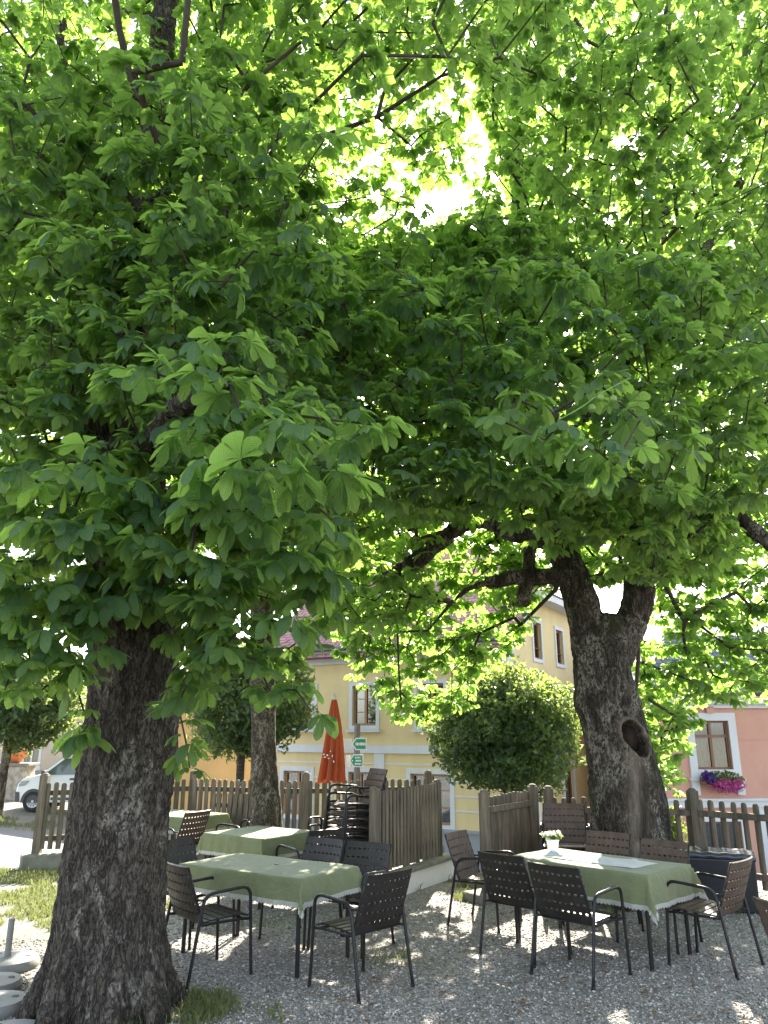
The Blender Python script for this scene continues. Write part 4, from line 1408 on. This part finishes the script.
# ------------------------------------------------------------------ black storage box
bx = empty('storage_box', (3.72, 9.62, 0), R(-22)); tag(bx, 'black cushion storage box with shiny ribbed lid in front of the right fence', 'storage box')
MB().box((0, 0, .27), (.98, .50, .54), taper=1.02).build('body', M['box_black'], bx, bevel=.02)
mb = MB()
vs, fs = [], []
for j in range(13):
    y = -.27 + .54 * j / 12
    for i in range(41):
        x = -.51 + 1.02 * i / 40
        e = max(0, (abs(y) - .22) / .05); e2 = max(0, (abs(x) - .46) / .05)
        vs.append((x, y, .60 + .006 * math.sin(x * 38) - .03 * e ** 2 - .03 * e2 ** 2))
for j in range(12):
    for i in range(40):
        a_ = j * 41 + i
        fs.append((a_, a_ + 1, a_ + 42, a_ + 41))
mb.add(vs, fs)
lid = mb.build('lid', M['box_lid'], bx, True)
md = lid.modifiers.new('thick', 'SOLIDIFY'); md.thickness = .05; md.offset = -1

# ------------------------------------------------------------------ signpost
sg = empty('signpost', (-.47, 14.1, gz(-.47, 14.1))); tag(sg, 'street signpost with two green arrow boards behind the tall chair stack', 'signpost')
gp = gz(-.47, 14.1)
ztop = at(355, 724, 14.1).z
MB().tube([(0, 0, 0), (0, 0, ztop - gp)], .055, 12).build('post', M['galv'], sg, True)
def arrow(px0, px1, py0, py1, lines, back_px):
    A = at(px0, py1, 14.0); B = at(px1, py0, 14.0)
    ox, oz = -.47, gp
    x0, x1, z0, z1 = A.x - ox, B.x - ox, A.z - oz, B.z - oz
    zm = (z0 + z1) / 2
    bd = MB().prism([(x0, zm), (x0 + .06, z1), (x1, z1), (x1, z0), (x0 + .06, z0)], 'y', -.10, -.075).build('arrow_board', M['sign_green'], sg)
    MB().prism([(x0 - .03, zm), (x0 + .05, z1 + .02), (x1 + .02, z1 + .02), (x1 + .02, z0 - .02), (x0 + .05, z0 - .02)], 'y', -.073, -.055).build('border', M['sign_white'], bd)
    mb = MB()
    rnd = random.Random(px0)
    for z, xa, xb, h in lines:
        x = x0 + (x1 - x0) * xa; e = x0 + (x1 - x0) * xb
        while x < e:
            w = rnd.uniform(.012, .022)
            mb.box((x + w / 2, -.102, z0 + (z1 - z0) * z), (w, .003, (z1 - z0) * h * rnd.uniform(.7, 1)))
            x += w + .008
    mb.build('lettering', M['sign_white'], bd)
    Ab = at(back_px[0], py1 + 1, 14.3); Bb = at(back_px[1], py0, 14.3)
    MB().box(((Ab.x + Bb.x) / 2 - ox, .10, (Ab.z + Bb.z) / 2 - oz), (abs(Bb.x - Ab.x), .02, abs(Bb.z - Ab.z))).build('back_board', M['steel'], sg)
arrow(353.0, 365.5, 739, 749, [(.5, .2, .92, .34)], (344, 352))
arrow(350.5, 362, 755.5, 766, [(.8, .4, .85, .16), (.5, .1, .2, .14), (.5, .45, .85, .2), (.2, .4, .9, .16)], (346, 351))

# ------------------------------------------------------------------ houses
def wall_mesh(mb, W0, W1, z0, z1, openings, fn, depth=.16):
    """wall panel with openings; fn(u, d, z) -> point, d is depth into the wall"""
    xs = sorted({W0, W1, *[o[0] for o in openings], *[o[1] for o in openings]})
    zs = sorted({z0, z1, *[o[2] for o in openings], *[o[3] for o in openings]})
    for a, b in zip(xs, xs[1:]):
        for c, d in zip(zs, zs[1:]):
            mx, mz = (a + b) / 2, (c + d) / 2
            if any(o[0] < mx < o[1] and o[2] < mz < o[3] for o in openings): continue
            mb.add([fn(a, 0, c), fn(b, 0, c), fn(b, 0, d), fn(a, 0, d)], [(0, 1, 2, 3)])
    for a, b, c, d in openings:
        mb.add([fn(a, 0, c), fn(b, 0, c), fn(b, depth, c), fn(a, depth, c)], [(0, 1, 2, 3)])
        mb.add([fn(a, 0, d), fn(b, 0, d), fn(b, depth, d), fn(a, depth, d)], [(0, 1, 2, 3)])
        mb.add([fn(a, 0, c), fn(a, 0, d), fn(a, depth, d), fn(a, depth, c)], [(0, 1, 2, 3)])
        mb.add([fn(b, 0, c), fn(b, 0, d), fn(b, depth, d), fn(b, depth, c)], [(0, 1, 2, 3)])

def fbox(mb, fn, u0, u1, d0, d1, z0, z1):
    P = [fn(u, d, z) for z in (z0, z1) for (u, d) in ((u0, d0), (u1, d0), (u1, d1), (u0, d1))]
    mb.add(P, [(3, 2, 1, 0), (4, 5, 6, 7), (0, 1, 5, 4), (1, 2, 6, 5), (2, 3, 7, 6), (3, 0, 4, 7)])

def window(house, fn, o, frame, surround=.11, sill=True, cols=2, transom=None, curtain=True, name='window', sproud=.03, bars=0):
    a, b, c, d = o
    mb = MB(); f = .055
    fbox(mb, fn, a, a + f, .07, .13, c, d); fbox(mb, fn, b - f, b, .07, .13, c, d)
    fbox(mb, fn, a + f, b - f, .07, .13, c, c + f); fbox(mb, fn, a + f, b - f, .07, .13, d - f, d)
    for k in range(1, cols):
        x = a + (b - a) * k / cols
        fbox(mb, fn, x - .035, x + .035, .065, .125, c + f, d - f)
    if transom:
        zt = c + (d - c) * transom
        fbox(mb, fn, a + f, b - f, .06, .12, zt - .035, zt + .035)
    for k in range(bars):
        zt = c + (d - c) * (k + 1) / (bars + 1)
        fbox(mb, fn, a + f, b - f, .085, .12, zt - .012, zt + .012)
    w = mb.build(name, frame, house)
    mb = MB()
    fbox(mb, fn, a + .02, b - .02, .104, .110, c + .02, d - .02)
    mb.build('pane', M['glass'], w)
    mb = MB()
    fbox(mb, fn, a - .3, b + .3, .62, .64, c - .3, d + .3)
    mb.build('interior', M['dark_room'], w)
    if curtain:
        mb = MB()
        n = 24
        for (u0, u1) in ((a + .03, a + (b - a) * .44), (b - (b - a) * .44, b - .03)):
            vs = []
            for i in range(n + 1):
                u = u0 + (u1 - u0) * i / n
                dd = .24 + .018 * math.sin(i * 1.9)
                vs += [fn(u, dd, c + .04), fn(u, dd, d - .04)]
            mb.add(vs, [(2 * i, 2 * i + 2, 2 * i + 3, 2 * i + 1) for i in range(n)])
        mb.build('curtain', M['curtain'], w, True)
    if surround:
        s = surround; mb = MB()
        fbox(mb, fn, a - s, a, -sproud, .02, c, d + s); fbox(mb, fn, b, b + s, -sproud, .02, c, d + s)
        fbox(mb, fn, a, b, -sproud, .02, d, d + s); fbox(mb, fn, a - s, b + s, -sproud - .002, .02, c - s, c)
        if sill:
            fbox(mb, fn, a - s - .05, b + s + .05, -sproud - .09, .0, c - s - .07, c - s - .004)
        mb.build('surround', M['white'], w)
    return w

def roof_quad(mb_list, pts):
    mb_list.append(pts)

def roof_mesh(name, quads, mat, parent, thick=.05):
    mb = MB(); uvs = []
    for q in quads:
        q = [Vector(p) for p in q]
        mb.add(q, [tuple(range(len(q)))])
    me = bpy.data.meshes.new(name); me.from_pydata(mb.v, [], mb.f); me.update()
    uv = me.uv_layers.new(name='UVMap')
    for p in me.polygons:
        vs = [Vector(me.vertices[i].co) for i in p.vertices]
        e = (vs[1] - vs[0]).normalized(); n = p.normal; w = n.cross(e)
        for li, v in zip(p.loop_indices, vs):
            uv.data[li].uv = ((v - vs[0]).dot(e), (v - vs[0]).dot(w))
    me.materials.append(mat)
    o = bpy.data.objects.new(name, me); col.objects.link(o); o.parent = parent
    md = o.modifiers.new('thick', 'SOLIDIFY'); md.thickness = thick; md.offset = -1
    return o

# ---- yellow house: origin at its near right corner
yh = empty('yellow_house', (2.98, 19.3, 0), R(-30)); tag(yh, 'pale yellow house with white bands and red half hipped roof across the street', 'house')
front = lambda u, d, z: Vector((u, d, z))            # u negative to the left, d into the house
YB = -2.0
ups = [(-2.42, -1.68, 2.08, 3.12), (-4.42, -3.68, 2.08, 3.12), (-6.42, -5.68, 2.08, 3.12)]
los = [(-2.66, -1.56, -.28, .90), (-4.52, -3.88, -.28, .90), (-6.66, -5.76, -.25, .88)]
WH, DP = 4.15, 9.0
sidew = lambda u, d, z: Vector((-d, u, z))           # side wall at x=0, u runs away from the street
gab = [(2.2, 2.85, 3.85, 4.85), (4.2, 4.85, 3.85, 4.85)]
gab_lo = [(1.0, 1.9, -.2, 1.0), (4.2, 5.1, -.2, 1.0)]
mb = MB()
wall_mesh(mb, -7.4, 0, YB, WH, ups + los, front)
wall_mesh(mb, 0, DP, YB, WH, [(o[0], o[1], o[2], WH) if o[3] > WH else o for o in gab + gab_lo], sidew)
# gable above the eaves: built as strips with the small windows left open
def gable_top(u): return min(WH + u * .78, WH + (DP - u) * .78, 5.72)
cuts = sorted({0, DP, *[x for o in gab for x in o[:2]], 2.013, DP - 2.013})
for a, b in zip(cuts, cuts[1:]):
    lo_ = WH
    for o in gab:
        if o[0] - 1e-6 <= a and b <= o[1] + 1e-6: lo_ = o[3]
    mb.add([sidew(a, 0, lo_), sidew(b, 0, lo_), sidew(b, 0, gable_top(b)), sidew(a, 0, gable_top(a))], [(0, 1, 2, 3)])
for a, b, c, d in gab:
    for (p, q) in (((a, WH), (a, d)), ((b, WH), (b, d))):
        mb.add([sidew(p[0], 0, p[1]), sidew(q[0], 0, q[1]), sidew(q[0], .16, q[1]), sidew(p[0], .16, p[1])], [(0, 1, 2, 3)])
    mb.add([sidew(a, 0, d), sidew(b, 0, d), sidew(b, .16, d), sidew(a, .16, d)], [(0, 1, 2, 3)])
mb.add([(-7.4, 0, YB), (-7.4, DP, YB), (-7.4, DP, WH), (-7.4, 0, WH)], [(0, 1, 2, 3)])
mb.add([(-7.4, DP, YB), (0, DP, YB), (0, DP, WH), (-7.4, DP, WH)], [(0, 1, 2, 3)])
mb.build('wall', M['yellow'], yh)
for o in ups: window(yh, front, o, M['frame_tan'], .10, True, 2, None, True, bars=2)
for o in los: window(yh, front, o, M['frame_tan'], .12, False, 2, None, True, bars=2)
for o in gab + gab_lo: window(yh, sidew, o, M['frame_brown'], .10, False, 1, None, True)
mb = MB()
fbox(mb, front, -7.4, .05, -.06, .02, 1.38, 1.58)
mb.build('string_band', M['white'], yh)
mb = MB()
for z in (1.06, .72, .38, .04):
    segs = [-7.4] + [x for o in sorted(los) for x in (o[0] - .125, o[1] + .125)] + [0]
    for a, b in zip(segs[::2], segs[1::2]):
        if z > .9 + .13:
            continue
        fbox(mb, front, a, b, -.012, .02, z, z + .035)
fbox(mb, front, -7.4, 0, -.012, .02, 1.10, 1.135)
mb.build('joint_band', M['white'], yh)
mb = MB(); fbox(mb, front, -3.72, -3.42, -.04, .02, -.36, 1.378); mb.build('pilaster', M['white'], yh)
mb = MB(); fbox(mb, front, -7.4, .08, -.10, .02, YB, -.42); fbox(mb, front, -7.4, .12, -.15, .02, -.42, -.36); fbox(mb, front, -7.4, .12, -.2, .0, YB, -.95)
fbox(mb, sidew, -.02, DP, -.10, .02, YB, -.42)
mb.build('plinth', M['plinth'], yh)
mb = MB(); fbox(mb, front, -7.4, .1, -.10, .02, 3.72, 3.86); fbox(mb, front, -7.4, .16, -.2, .02, 3.86, 4.0); fbox(mb, front, -7.4, .22, -.32, .02, 4.0, 4.10)
mb.build('cornice', M['white'], yh)
mb = MB(); mb.tube([(-7.4, -.5, 4.10), (.25, -.5, 4.10)], .075, 10); mb.build('gutter', M['gutter'], yh, True)
e, k_ = .5, .78
ez = WH - e * k_ + .12
hz, hu = 5.72 + .12, 2.013
RZ = WH + 4.5 * k_ + .12
ov = .30
front_q = [(-7.7, -e, ez), (ov, -e, ez), (ov, hu, hz), (-2.2, 4.5, RZ), (-7.7, 4.5, RZ)]
back_q = [(ov, DP + e, ez), (-7.7, DP + e, ez), (-7.7, 4.5, RZ), (-2.2, 4.5, RZ), (ov, DP - hu, hz)]
hip_q = [(ov, hu, hz), (ov + .18, DP / 2, hz - .16), (ov, DP - hu, hz), (-2.2, 4.5, RZ)]
roof = roof_mesh('roof', [front_q, back_q], M['roof_red'], yh)
hip = roof_mesh('half_hip', [[(ov + .2, hu - .25, hz - .2), (ov + .2, DP - hu + .25, hz - .2), (-2.2, 4.5, RZ + .01)]], M['roof_red'], yh)
# white verge boards and eave of the half hip
mb = MB()
for s0, s1 in (((ov - .02, -e, ez - .02), (ov - .02, hu, hz - .02)), ((ov - .02, DP + e, ez - .02), (ov - .02, DP - hu, hz - .02))):
    a, b = Vector(s0), Vector(s1)
    mb.add([a, b, b + Vector((0, 0, -.40)), a + Vector((0, 0, -.40)), a + Vector((-.3, 0, 0)), b + Vector((-.3, 0, 0)), b + Vector((-.3, 0, -.22)), a + Vector((-.3, 0, -.22))],
           [(0, 1, 2, 3), (7, 6, 5, 4), (0, 3, 7, 4), (1, 5, 6, 2), (3, 2, 6, 7), (0, 4, 5, 1)])
fbox(mb, lambda u, d, z: Vector((-d, u, z)), hu - .2, DP - hu + .2, -.46, .02, hz - .42, hz - .24)
mb.build('verge_board', M['white'], yh)
# dormer with grey cheeks
dm = MB(); fbox(dm, front, -5.0, -3.8, 1.0, 3.2, WH + .6, WH + 1.75); dw = dm.build('dormer', M['plinth'], yh)
roof_mesh('dormer_roof', [[(-5.15, .85, WH + 1.76), (-3.65, .85, WH + 1.76), (-3.65, 3.6, WH + 2.4), (-5.15, 3.6, WH + 2.4)]], M['roof_slate'], dw, .06)
mb = MB(); fbox(mb, front, -4.72, -4.08, .985, 1.05, WH + .8, WH + 1.6); mb.build('dormer_window', M['frame_white'], dw)
mb = MB(); fbox(mb, front, -6.6, -5.9, 4.1, 4.9, RZ - .6, RZ + .9); mb.build('chimney', M['orange'], yh)

# ---- pink house
ph = empty('pink_house', (6.6, 20.9, 0), R(3)); tag(ph, 'salmon pink house with white window surrounds and slate roof behind the right fence', 'house')
pws = [(1.52, 2.46, .98, 2.20), (3.86, 4.80, .98, 2.20), (6.2, 7.14, .98, 2.2)]
pls = [(1.5, 2.5, -1.25, -.28), (3.84, 4.84, -1.25, -.28), (6.2, 7.2, -1.25, -.28)]
mb = MB()
PB = -3.0
wall_mesh(mb, .3, 12, PB, 2.75, pws + pls, front)
mb.add([(.3, 0, PB), (.3, 8, PB), (.3, 8, 2.75), (.3, 0, 2.75)], [(0, 1, 2, 3)])
mb.add([(12, 0, PB), (12, 8, PB), (12, 8, 2.75), (12, 0, 2.75)], [(0, 1, 2, 3)])
mb.add([(.3, 8, PB), (12, 8, PB), (12, 8, 2.75), (.3, 8, 2.75)], [(0, 1, 2, 3)])
mb.build('wall', M['pink'], ph)
for o in pws:
    w = window(ph, front, o, M['frame_brown'], .20, True, 2, .68, True, sproud=.05)
    mb = MB(); fbox(mb, front, (o[0] + o[1]) / 2 - .10, (o[0] + o[1]) / 2 + .10, -.10, .0, o[3] + .19, o[3] + .36); mb.build('keystone', M['pink'], w)
    mb = MB()
    for u in (o[0] - .12, o[1] + .12):
        fbox(mb, front, u - .10, u + .10, -.10, .0, .36, o[2] - .272)
    mb.build('console', M['white'], w)
for o in pls: window(ph, front, o, M['frame_brown'], .12, False, 3, None, True, sproud=.03)
mb = MB(); fbox(mb, front, .3, 12, -.09, .02, .06, .22); fbox(mb, front, .3, 12, -.14, .02, .22, .28); mb.build('belt_course', M['white'], ph)
for u in (.3, 3.0, 5.4, 11.7):
    mb = MB(); fbox(mb, front, u, u + .3, -.05, .02, -1.9, .058); mb.build('pilaster', M['white'], ph)
mb2 = MB()
segs = [.3] + [x for o in sorted(pws) for x in (o[0] - .21, o[1] + .21)] + [12]
for a, b in zip(segs[::2], segs[1::2]): fbox(mb2, front, a, b, -.018, .02, 1.72, 1.78)
mb2.build('string_course', M['pink'], ph)
mb = MB(); fbox(mb, front, .3, 12, -.10, .02, 2.52, 2.62); fbox(mb, front, .2, 12, -.22, .02, 2.62, 2.74); fbox(mb, front, .15, 12, -.34, .02, 2.74, 2.82); mb.build('cornice', M['white'], ph)
mb = MB(); mb.tube([(.1, -.46, 2.92), (12, -.46, 2.92)], .08, 10); mb.build('gutter', M['gutter'], ph, True)
roof_mesh('roof', [[(0, -.42, 2.86), (12.2, -.42, 2.86), (12.2, 1.4, 4.6), (1.6, 1.4, 4.6)], [(1.6, 1.4, 4.6), (12.2, 1.4, 4.6), (12.2, 4.2, 5.5), (4, 4.2, 5.5)], [(12.2, 8.3, 2.86), (0, 8.3, 2.86), (4, 4.2, 5.5), (12.2, 4.2, 5.5)], [(0, 8.3, 2.86), (0, -.42, 2.86), (1.6, 1.4, 4.6), (4, 4.2, 5.5)]], M['roof_slate'], ph)

def flower_box(house, u, w, label, z=.86):
    Mw = Matrix.Translation(house.location) @ Matrix.Rotation(house.rotation_euler.z, 4, 'Z')
    o = empty('flower_box', Mw @ Vector((u, -.26, z - .25)), house.rotation_euler.z); tag(o, label, 'flower box', 'window boxes of the pink house')
    MB().box((0, 0, .04), (w, .18, .16)).build('trough', M['frame_brown'], o, bevel=.01)
    leaf_cloud('leaves', (0, -.03, .12), (w * .55, .18, .16), 500, .035, M['leaf_shrub'], o, 61)
    leaf_cloud('pink_blossom', (w * .10, -.10, -.06), (w * .46, .18, .22), 1100, .031, M['petal_pink'], o, 62, .35)
    leaf_cloud('violet_blossom', (-w * .36, -.08, .12), (w * .2, .17, .17), 450, .03, M['petal_violet'], o, 63, .35)
flower_box(ph, 2.0, 1.05, 'window box spilling fuchsia petunias under the fully visible pink house window', .93)
flower_box(ph, 4.33, 1.05, 'window box of petunias cut off by the right edge of the picture', .93)

# ---- orange neighbour and beige house far left
oh = empty('orange_house', (-9.4, 26.4, 0), R(-8)); tag(oh, 'plain orange walled house behind the loose round tree', 'house')
mb = MB(); wall_mesh(mb, 0, 6.6, -1.5, 2.9, [(4.9, 5.6, 1.5, 2.5), (.6, 1.3, 1.5, 2.5)], front)
mb.add([(0, 0, -1.5), (0, 6, -1.5), (0, 6, 2.9), (0, 0, 2.9)], [(0, 1, 2, 3)]); mb.add([(6.6, 0, -1.5), (6.6, 6, -1.5), (6.6, 6, 2.9), (6.6, 0, 2.9)], [(0, 1, 2, 3)]); mb.build('wall', M['orange'], oh)
for o in [(4.9, 5.6, 1.5, 2.5), (.6, 1.3, 1.5, 2.5)]: window(oh, front, o, M['frame_tan'], .1)
roof_mesh('roof', [[(-.3, -.4, 2.85), (6.9, -.4, 2.85), (6.9, 3, 4.2), (-.3, 3, 4.2)], [(6.9, 6.4, 2.85), (-.3, 6.4, 2.85), (-.3, 3, 4.2), (6.9, 3, 4.2)]], M['roof_red'], oh)
mb = MB(); mb.tube([(-.1, -.08, -1.5), (-.1, -.08, 2.85)], .05, 8); mb.build('downpipe', M['gutter'], oh)

bh = empty('beige_house', (-19.5, 33.0, 0), R(4)); tag(bh, 'beige house with a tall white framed window beyond the white van', 'house')
bo = [(4.25, 5.25, .55, 2.6), (1.2, 2.1, .6, 2.4)]
mb = MB(); wall_mesh(mb, -3, 8.6, -1.2, 3.4, bo, front)
mb.add([(8.6, 0, -1.2), (8.6, 7, -1.2), (8.6, 7, 3.4), (8.6, 0, 3.4)], [(0, 1, 2, 3)]); mb.add([(-3, 0, -1.2), (-3, 7, -1.2), (-3, 7, 3.4), (-3, 0, 3.4)], [(0, 1, 2, 3)]); mb.build('wall', M['beige'], bh)
for o in bo: window(bh, front, o, M['frame_white'], .08, True, 3)
mb = MB(); fbox(mb, front, -3, 8.65, -.05, .02, -1.2, .32); mb.build('plinth', M['plinth'], bh)
roof_mesh('roof', [[(-3.4, -.5, 3.3), (9.0, -.5, 3.3), (9.0, 3.5, 4.6), (-3.4, 3.5, 4.6)], [(9.0, 7.5, 3.3), (-3.4, 7.5, 3.3), (-3.4, 3.5, 4.6), (9.0, 3.5, 4.6)]], M['roof_slate'], bh)
# pedestal with flower bowl, blue bin
pp = at(10, 800, 28.0)
pe = empty('stone_pedestal', (pp.x, pp.y, gz(pp.x, pp.y))); tag(pe, 'rough stone pedestal under the orange flower bowl at the far left', 'pedestal')
MB().box((0, 0, .5), (1.25, .8, 1.15), taper=.94).build('shaft', M['pedestal'], pe, bevel=.04)
MB().box((0, 0, 1.12), (1.4, .9, .1)).build('cap', M['stone'], pe, bevel=.02)
fb = empty('flower_bowl', (pp.x + .02, pp.y, gz(pp.x, pp.y) + 1.17)); tag(fb, 'orange bowl of pink and white flowers on the stone pedestal', 'flower bowl')
MB().lathe([(.14, 0), (.18, .03), (.40, .30), (.44, .36), (.40, .36), (.3, .3)], 20).build('bowl', M['terracotta'], fb, True)
leaf_cloud('leaves', (0, 0, .42), (.5, .5, .16), 500, .05, M['leaf_shrub'], fb, 71, .3)
leaf_cloud('blossom', (0, 0, .50), (.5, .5, .2), 600, .045, M['petal_red'], fb, 72, .3)
bp = at(24, 798, 28.5)
bb = empty('waste_bin', (bp.x, bp.y, gz(bp.x, bp.y))); tag(bb, 'small blue plastic bin beside the stone pedestal', 'bin')
MB().box((0, 0, .35), (.42, .40, .7), taper=1.12).build('body', M['blue_plastic'], bb, bevel=.03)
MB().box((0, 0, .73), (.5, .46, .06)).build('lid', M['blue_plastic'], bb, bevel=.02)

# ------------------------------------------------------------------ white van (front to the left)
wp = at(33, 802, 25.2)
vz = gz(wp.x, wp.y)
van = empty('delivery_van', (wp.x, wp.y, vz)); tag(van, 'small white delivery van driving left on the street behind the fence', 'van')
prof = [(-.56, .28), (-.58, .55), (-.53, .82), (-.38, .98), (.12, 1.10), (.85, 1.66), (1.05, 1.75), (2.6, 1.80), (3.45, 1.76), (3.55, 1.5), (3.58, .45), (3.52, .28)]
def van_shell(y0, y1, inset_top):
    mb = MB(); n = len(prof)
    ys = [(y0, .05), (y0 + .06, 0), (y1 - .06, 0), (y1, .05)]
    vs = []
    for yy, sh in ys:
        for x, z in prof:
            k = max(0, (z - .95)) * .14
            yv = yy + (k if yy < (y0 + y1) / 2 else -k)
            xx = x + (sh if x < 1 else -sh) * .7
            vs.append((xx, yv, z - sh * .5 if z > 1 else z))
    fs = [tuple(range(n)), tuple(reversed(range(3 * n, 4 * n)))]
    for i in range(3):
        for q in range(n):
            fs.append((i * n + q, i * n + (q + 1) % n, (i + 1) * n + (q + 1) % n, (i + 1) * n + q))
    return mb.add(vs, fs)
van_shell(-.05, 1.75, 0).build('body', M['van_paint'], van, True, bevel=.03)
def on_side(x, z, off=.012): return Vector((x, -.05 + max(0, z - .95) * .14 - off, z))
def side_poly(pts, name, mat, parent, off=.012, th=.01):
    mb = MB(); n = len(pts)
    A = [on_side(x, z, off) for x, z in pts]; B = [p + Vector((0, th, 0)) for p in A]
    mb.add(A + B, [tuple(range(n)), tuple(reversed(range(n, 2 * n)))] + [(i, (i + 1) % n, (i + 1) % n + n, i + n) for i in range(n)])
    return mb.build(name, mat, parent)
M['van_glass'] = simple('tinted_van_glass', (.10, .13, .12), .08, .1)
side_poly([(.26, 1.08), (.84, 1.55), (1.28, 1.60), (1.22, 1.10)], 'window', M['van_glass'], van, .022)
dr = side_poly([(.22, .42), (.22, 1.04), (1.32, 1.07), (1.32, .42)], 'door', M['van_paint'], van, .016)
side_poly([(1.08, .93), (1.08, .99), (1.27, 1.0), (1.27, .94)], 'handle', M['van_plastic'], dr, .03, .02)
side_poly([(-.53, .30), (-.56, .60), (-.43, .58), (-.40, .30)], 'bumper', M['van_plastic'], van, .016)
side_poly([(-.50, .74), (-.42, .90), (-.16, .92), (-.27, .78)], 'headlight', M['glass'], van, .018)
side_poly([(.55, .35), (.55, .43), (2.3, .43), (2.3, .35)], 'trim', M['van_plastic'], van, .02)
mb = MB(); mb.prism([(.16, 1.105), (.84, 1.63), (.85, 1.64), (.17, 1.12)], 'y', .12, 1.58)
ws = MB(); ws.add([(.10, .10, 1.12), (.10, 1.60, 1.12), (.82, 1.52, 1.665), (.82, .18, 1.665)], [(0, 1, 2, 3)]); ws.build('windscreen', M['van_glass'], van)
MB().box((.30, -.17, 1.14), (.12, .16, .16)).build('mirror', M['van_plastic'], van, bevel=.03)
for wx in (0, 2.72):
    for wy in (-.06, 1.58):
        w = bpy.data.objects.new('wheel', None); col.objects.link(w); w.parent = van; w.location = (wx, wy, .31)
        def wheel_lathe(prof_, name, mat):
            m_ = MB().lathe(prof_, 26, cap=name != 'tyre')
            m_.v = [(x, z, y) for x, y, z in m_.v]
            return m_.build(name, mat, w, True)
        wheel_lathe([(.19, 0), (.29, 0), (.315, .03), (.315, .17), (.29, .2), (.19, .2)], 'tyre', M['rubber'])
        wheel_lathe([(.03, .0), (.06, .005), (.09, .03), (.15, .03), (.185, .012), (.195, .03), (.195, .15), (.1, .16)], 'rim', M['steel'])
        mb = MB()
        for k in range(10):
            a = k * .628
            mb.box((.135 * math.cos(a), .022, .135 * math.sin(a)), (.028, .012, .028))
        mb.build('rim_slots', M['rubber'], w)
    side_poly([(wx + .37 * math.cos(a), .31 + .37 * math.sin(a)) for a in np.linspace(-.1, math.pi + .1, 18)], 'wheel_arch', M['van_plastic'], van, .008, .01)

# ------------------------------------------------------------------ fallen leaves
def litter():
    n = 320
    y = rng.uniform(5.6, 9.5, n); x = rng.uniform(-.5, .5, n) * y
    L = Leaves()
    pos = np.stack([x, y, np.full(n, .02)], -1)
    a = rng.random(n) * 6.28
    s = rng.uniform(.008, .038, n)
    f = np.stack([np.cos(a), np.sin(a), 0 * a], -1)
    p0 = pos - f * s[:, None]; b = np.stack([-np.sin(a), np.cos(a), 0 * a], -1)
    V = np.stack([p0, pos + b * s[:, None] * .5 + [0, 0, .012], pos + f * s[:, None] + [0, 0, .004], pos - b * s[:, None] * .5 + [0, 0, .012]], 1).reshape(-1, 3)
    i = (np.arange(n) * 4)[:, None]
    o = mesh_np('fallen_leaves', V, tris=np.concatenate([i + [[0, 1, 2]], i + [[0, 2, 3]]]), attrs={'tint': ('FLOAT', np.repeat(rng.random(n), 4))}, mat=M['dry_leaf'])
    tag(o, kind='stuff')
litter()

# ------------------------------------------------------------------ light, sky, camera
w = bpy.data.worlds.new('World'); scene.world = w; w.use_nodes = True
nt = w.node_tree
sky = nt.nodes.new('ShaderNodeTexSky'); sky.sky_type = 'NISHITA'; sky.sun_disc = False
sky.sun_elevation = SUN_EL; sky.sun_rotation = SUN_AZ
sky.air_density = 1.0; sky.dust_density = 1.6; sky.ozone_density = 1.0
bg = nt.nodes['Background']; bg.inputs[1].default_value = .118
hs = nt.nodes.new('ShaderNodeHueSaturation'); hs.inputs['Saturation'].default_value = .58
nt.links.new(sky.outputs[0], hs.inputs['Color']); nt.links.new(hs.outputs[0], bg.inputs[0])
sd = bpy.data.lights.new('sun', 'SUN'); sd.energy = 5.0; sd.angle = R(.5); sd.color = (1.0, .93, .80)
so = bpy.data.objects.new('sun', sd); col.objects.link(so)
so.rotation_euler = SUN_VEC.to_track_quat('Z', 'Y').to_euler()

cd = bpy.data.cameras.new('camera'); co_ = bpy.data.objects.new('camera', cd); col.objects.link(co_)
co_.location = (0, 0, CAM_H); co_.rotation_euler = (math.pi / 2 + PITCH, 0, 0)
cd.sensor_fit = 'VERTICAL'; cd.sensor_height = 24.0; cd.lens = 24.0 * F / 1024
cd.clip_start = .05; cd.clip_end = 2000
scene.camera = co_

vs_ = scene.view_settings
scene.display_settings.display_device = 'sRGB'
vs_.view_transform = 'Standard'; vs_.look = 'None'; vs_.gamma = 1.0; vs_.use_curve_mapping = False
vs_.exposure = 2.5
cy = scene.cycles
cy.max_bounces = 8; cy.diffuse_bounces = 5; cy.glossy_bounces = 3; cy.transmission_bounces = 4; cy.transparent_max_bounces = 8
cy.caustics_reflective = False; cy.caustics_refractive = False
cy.sample_clamp_indirect = 6
cy.use_denoising = True
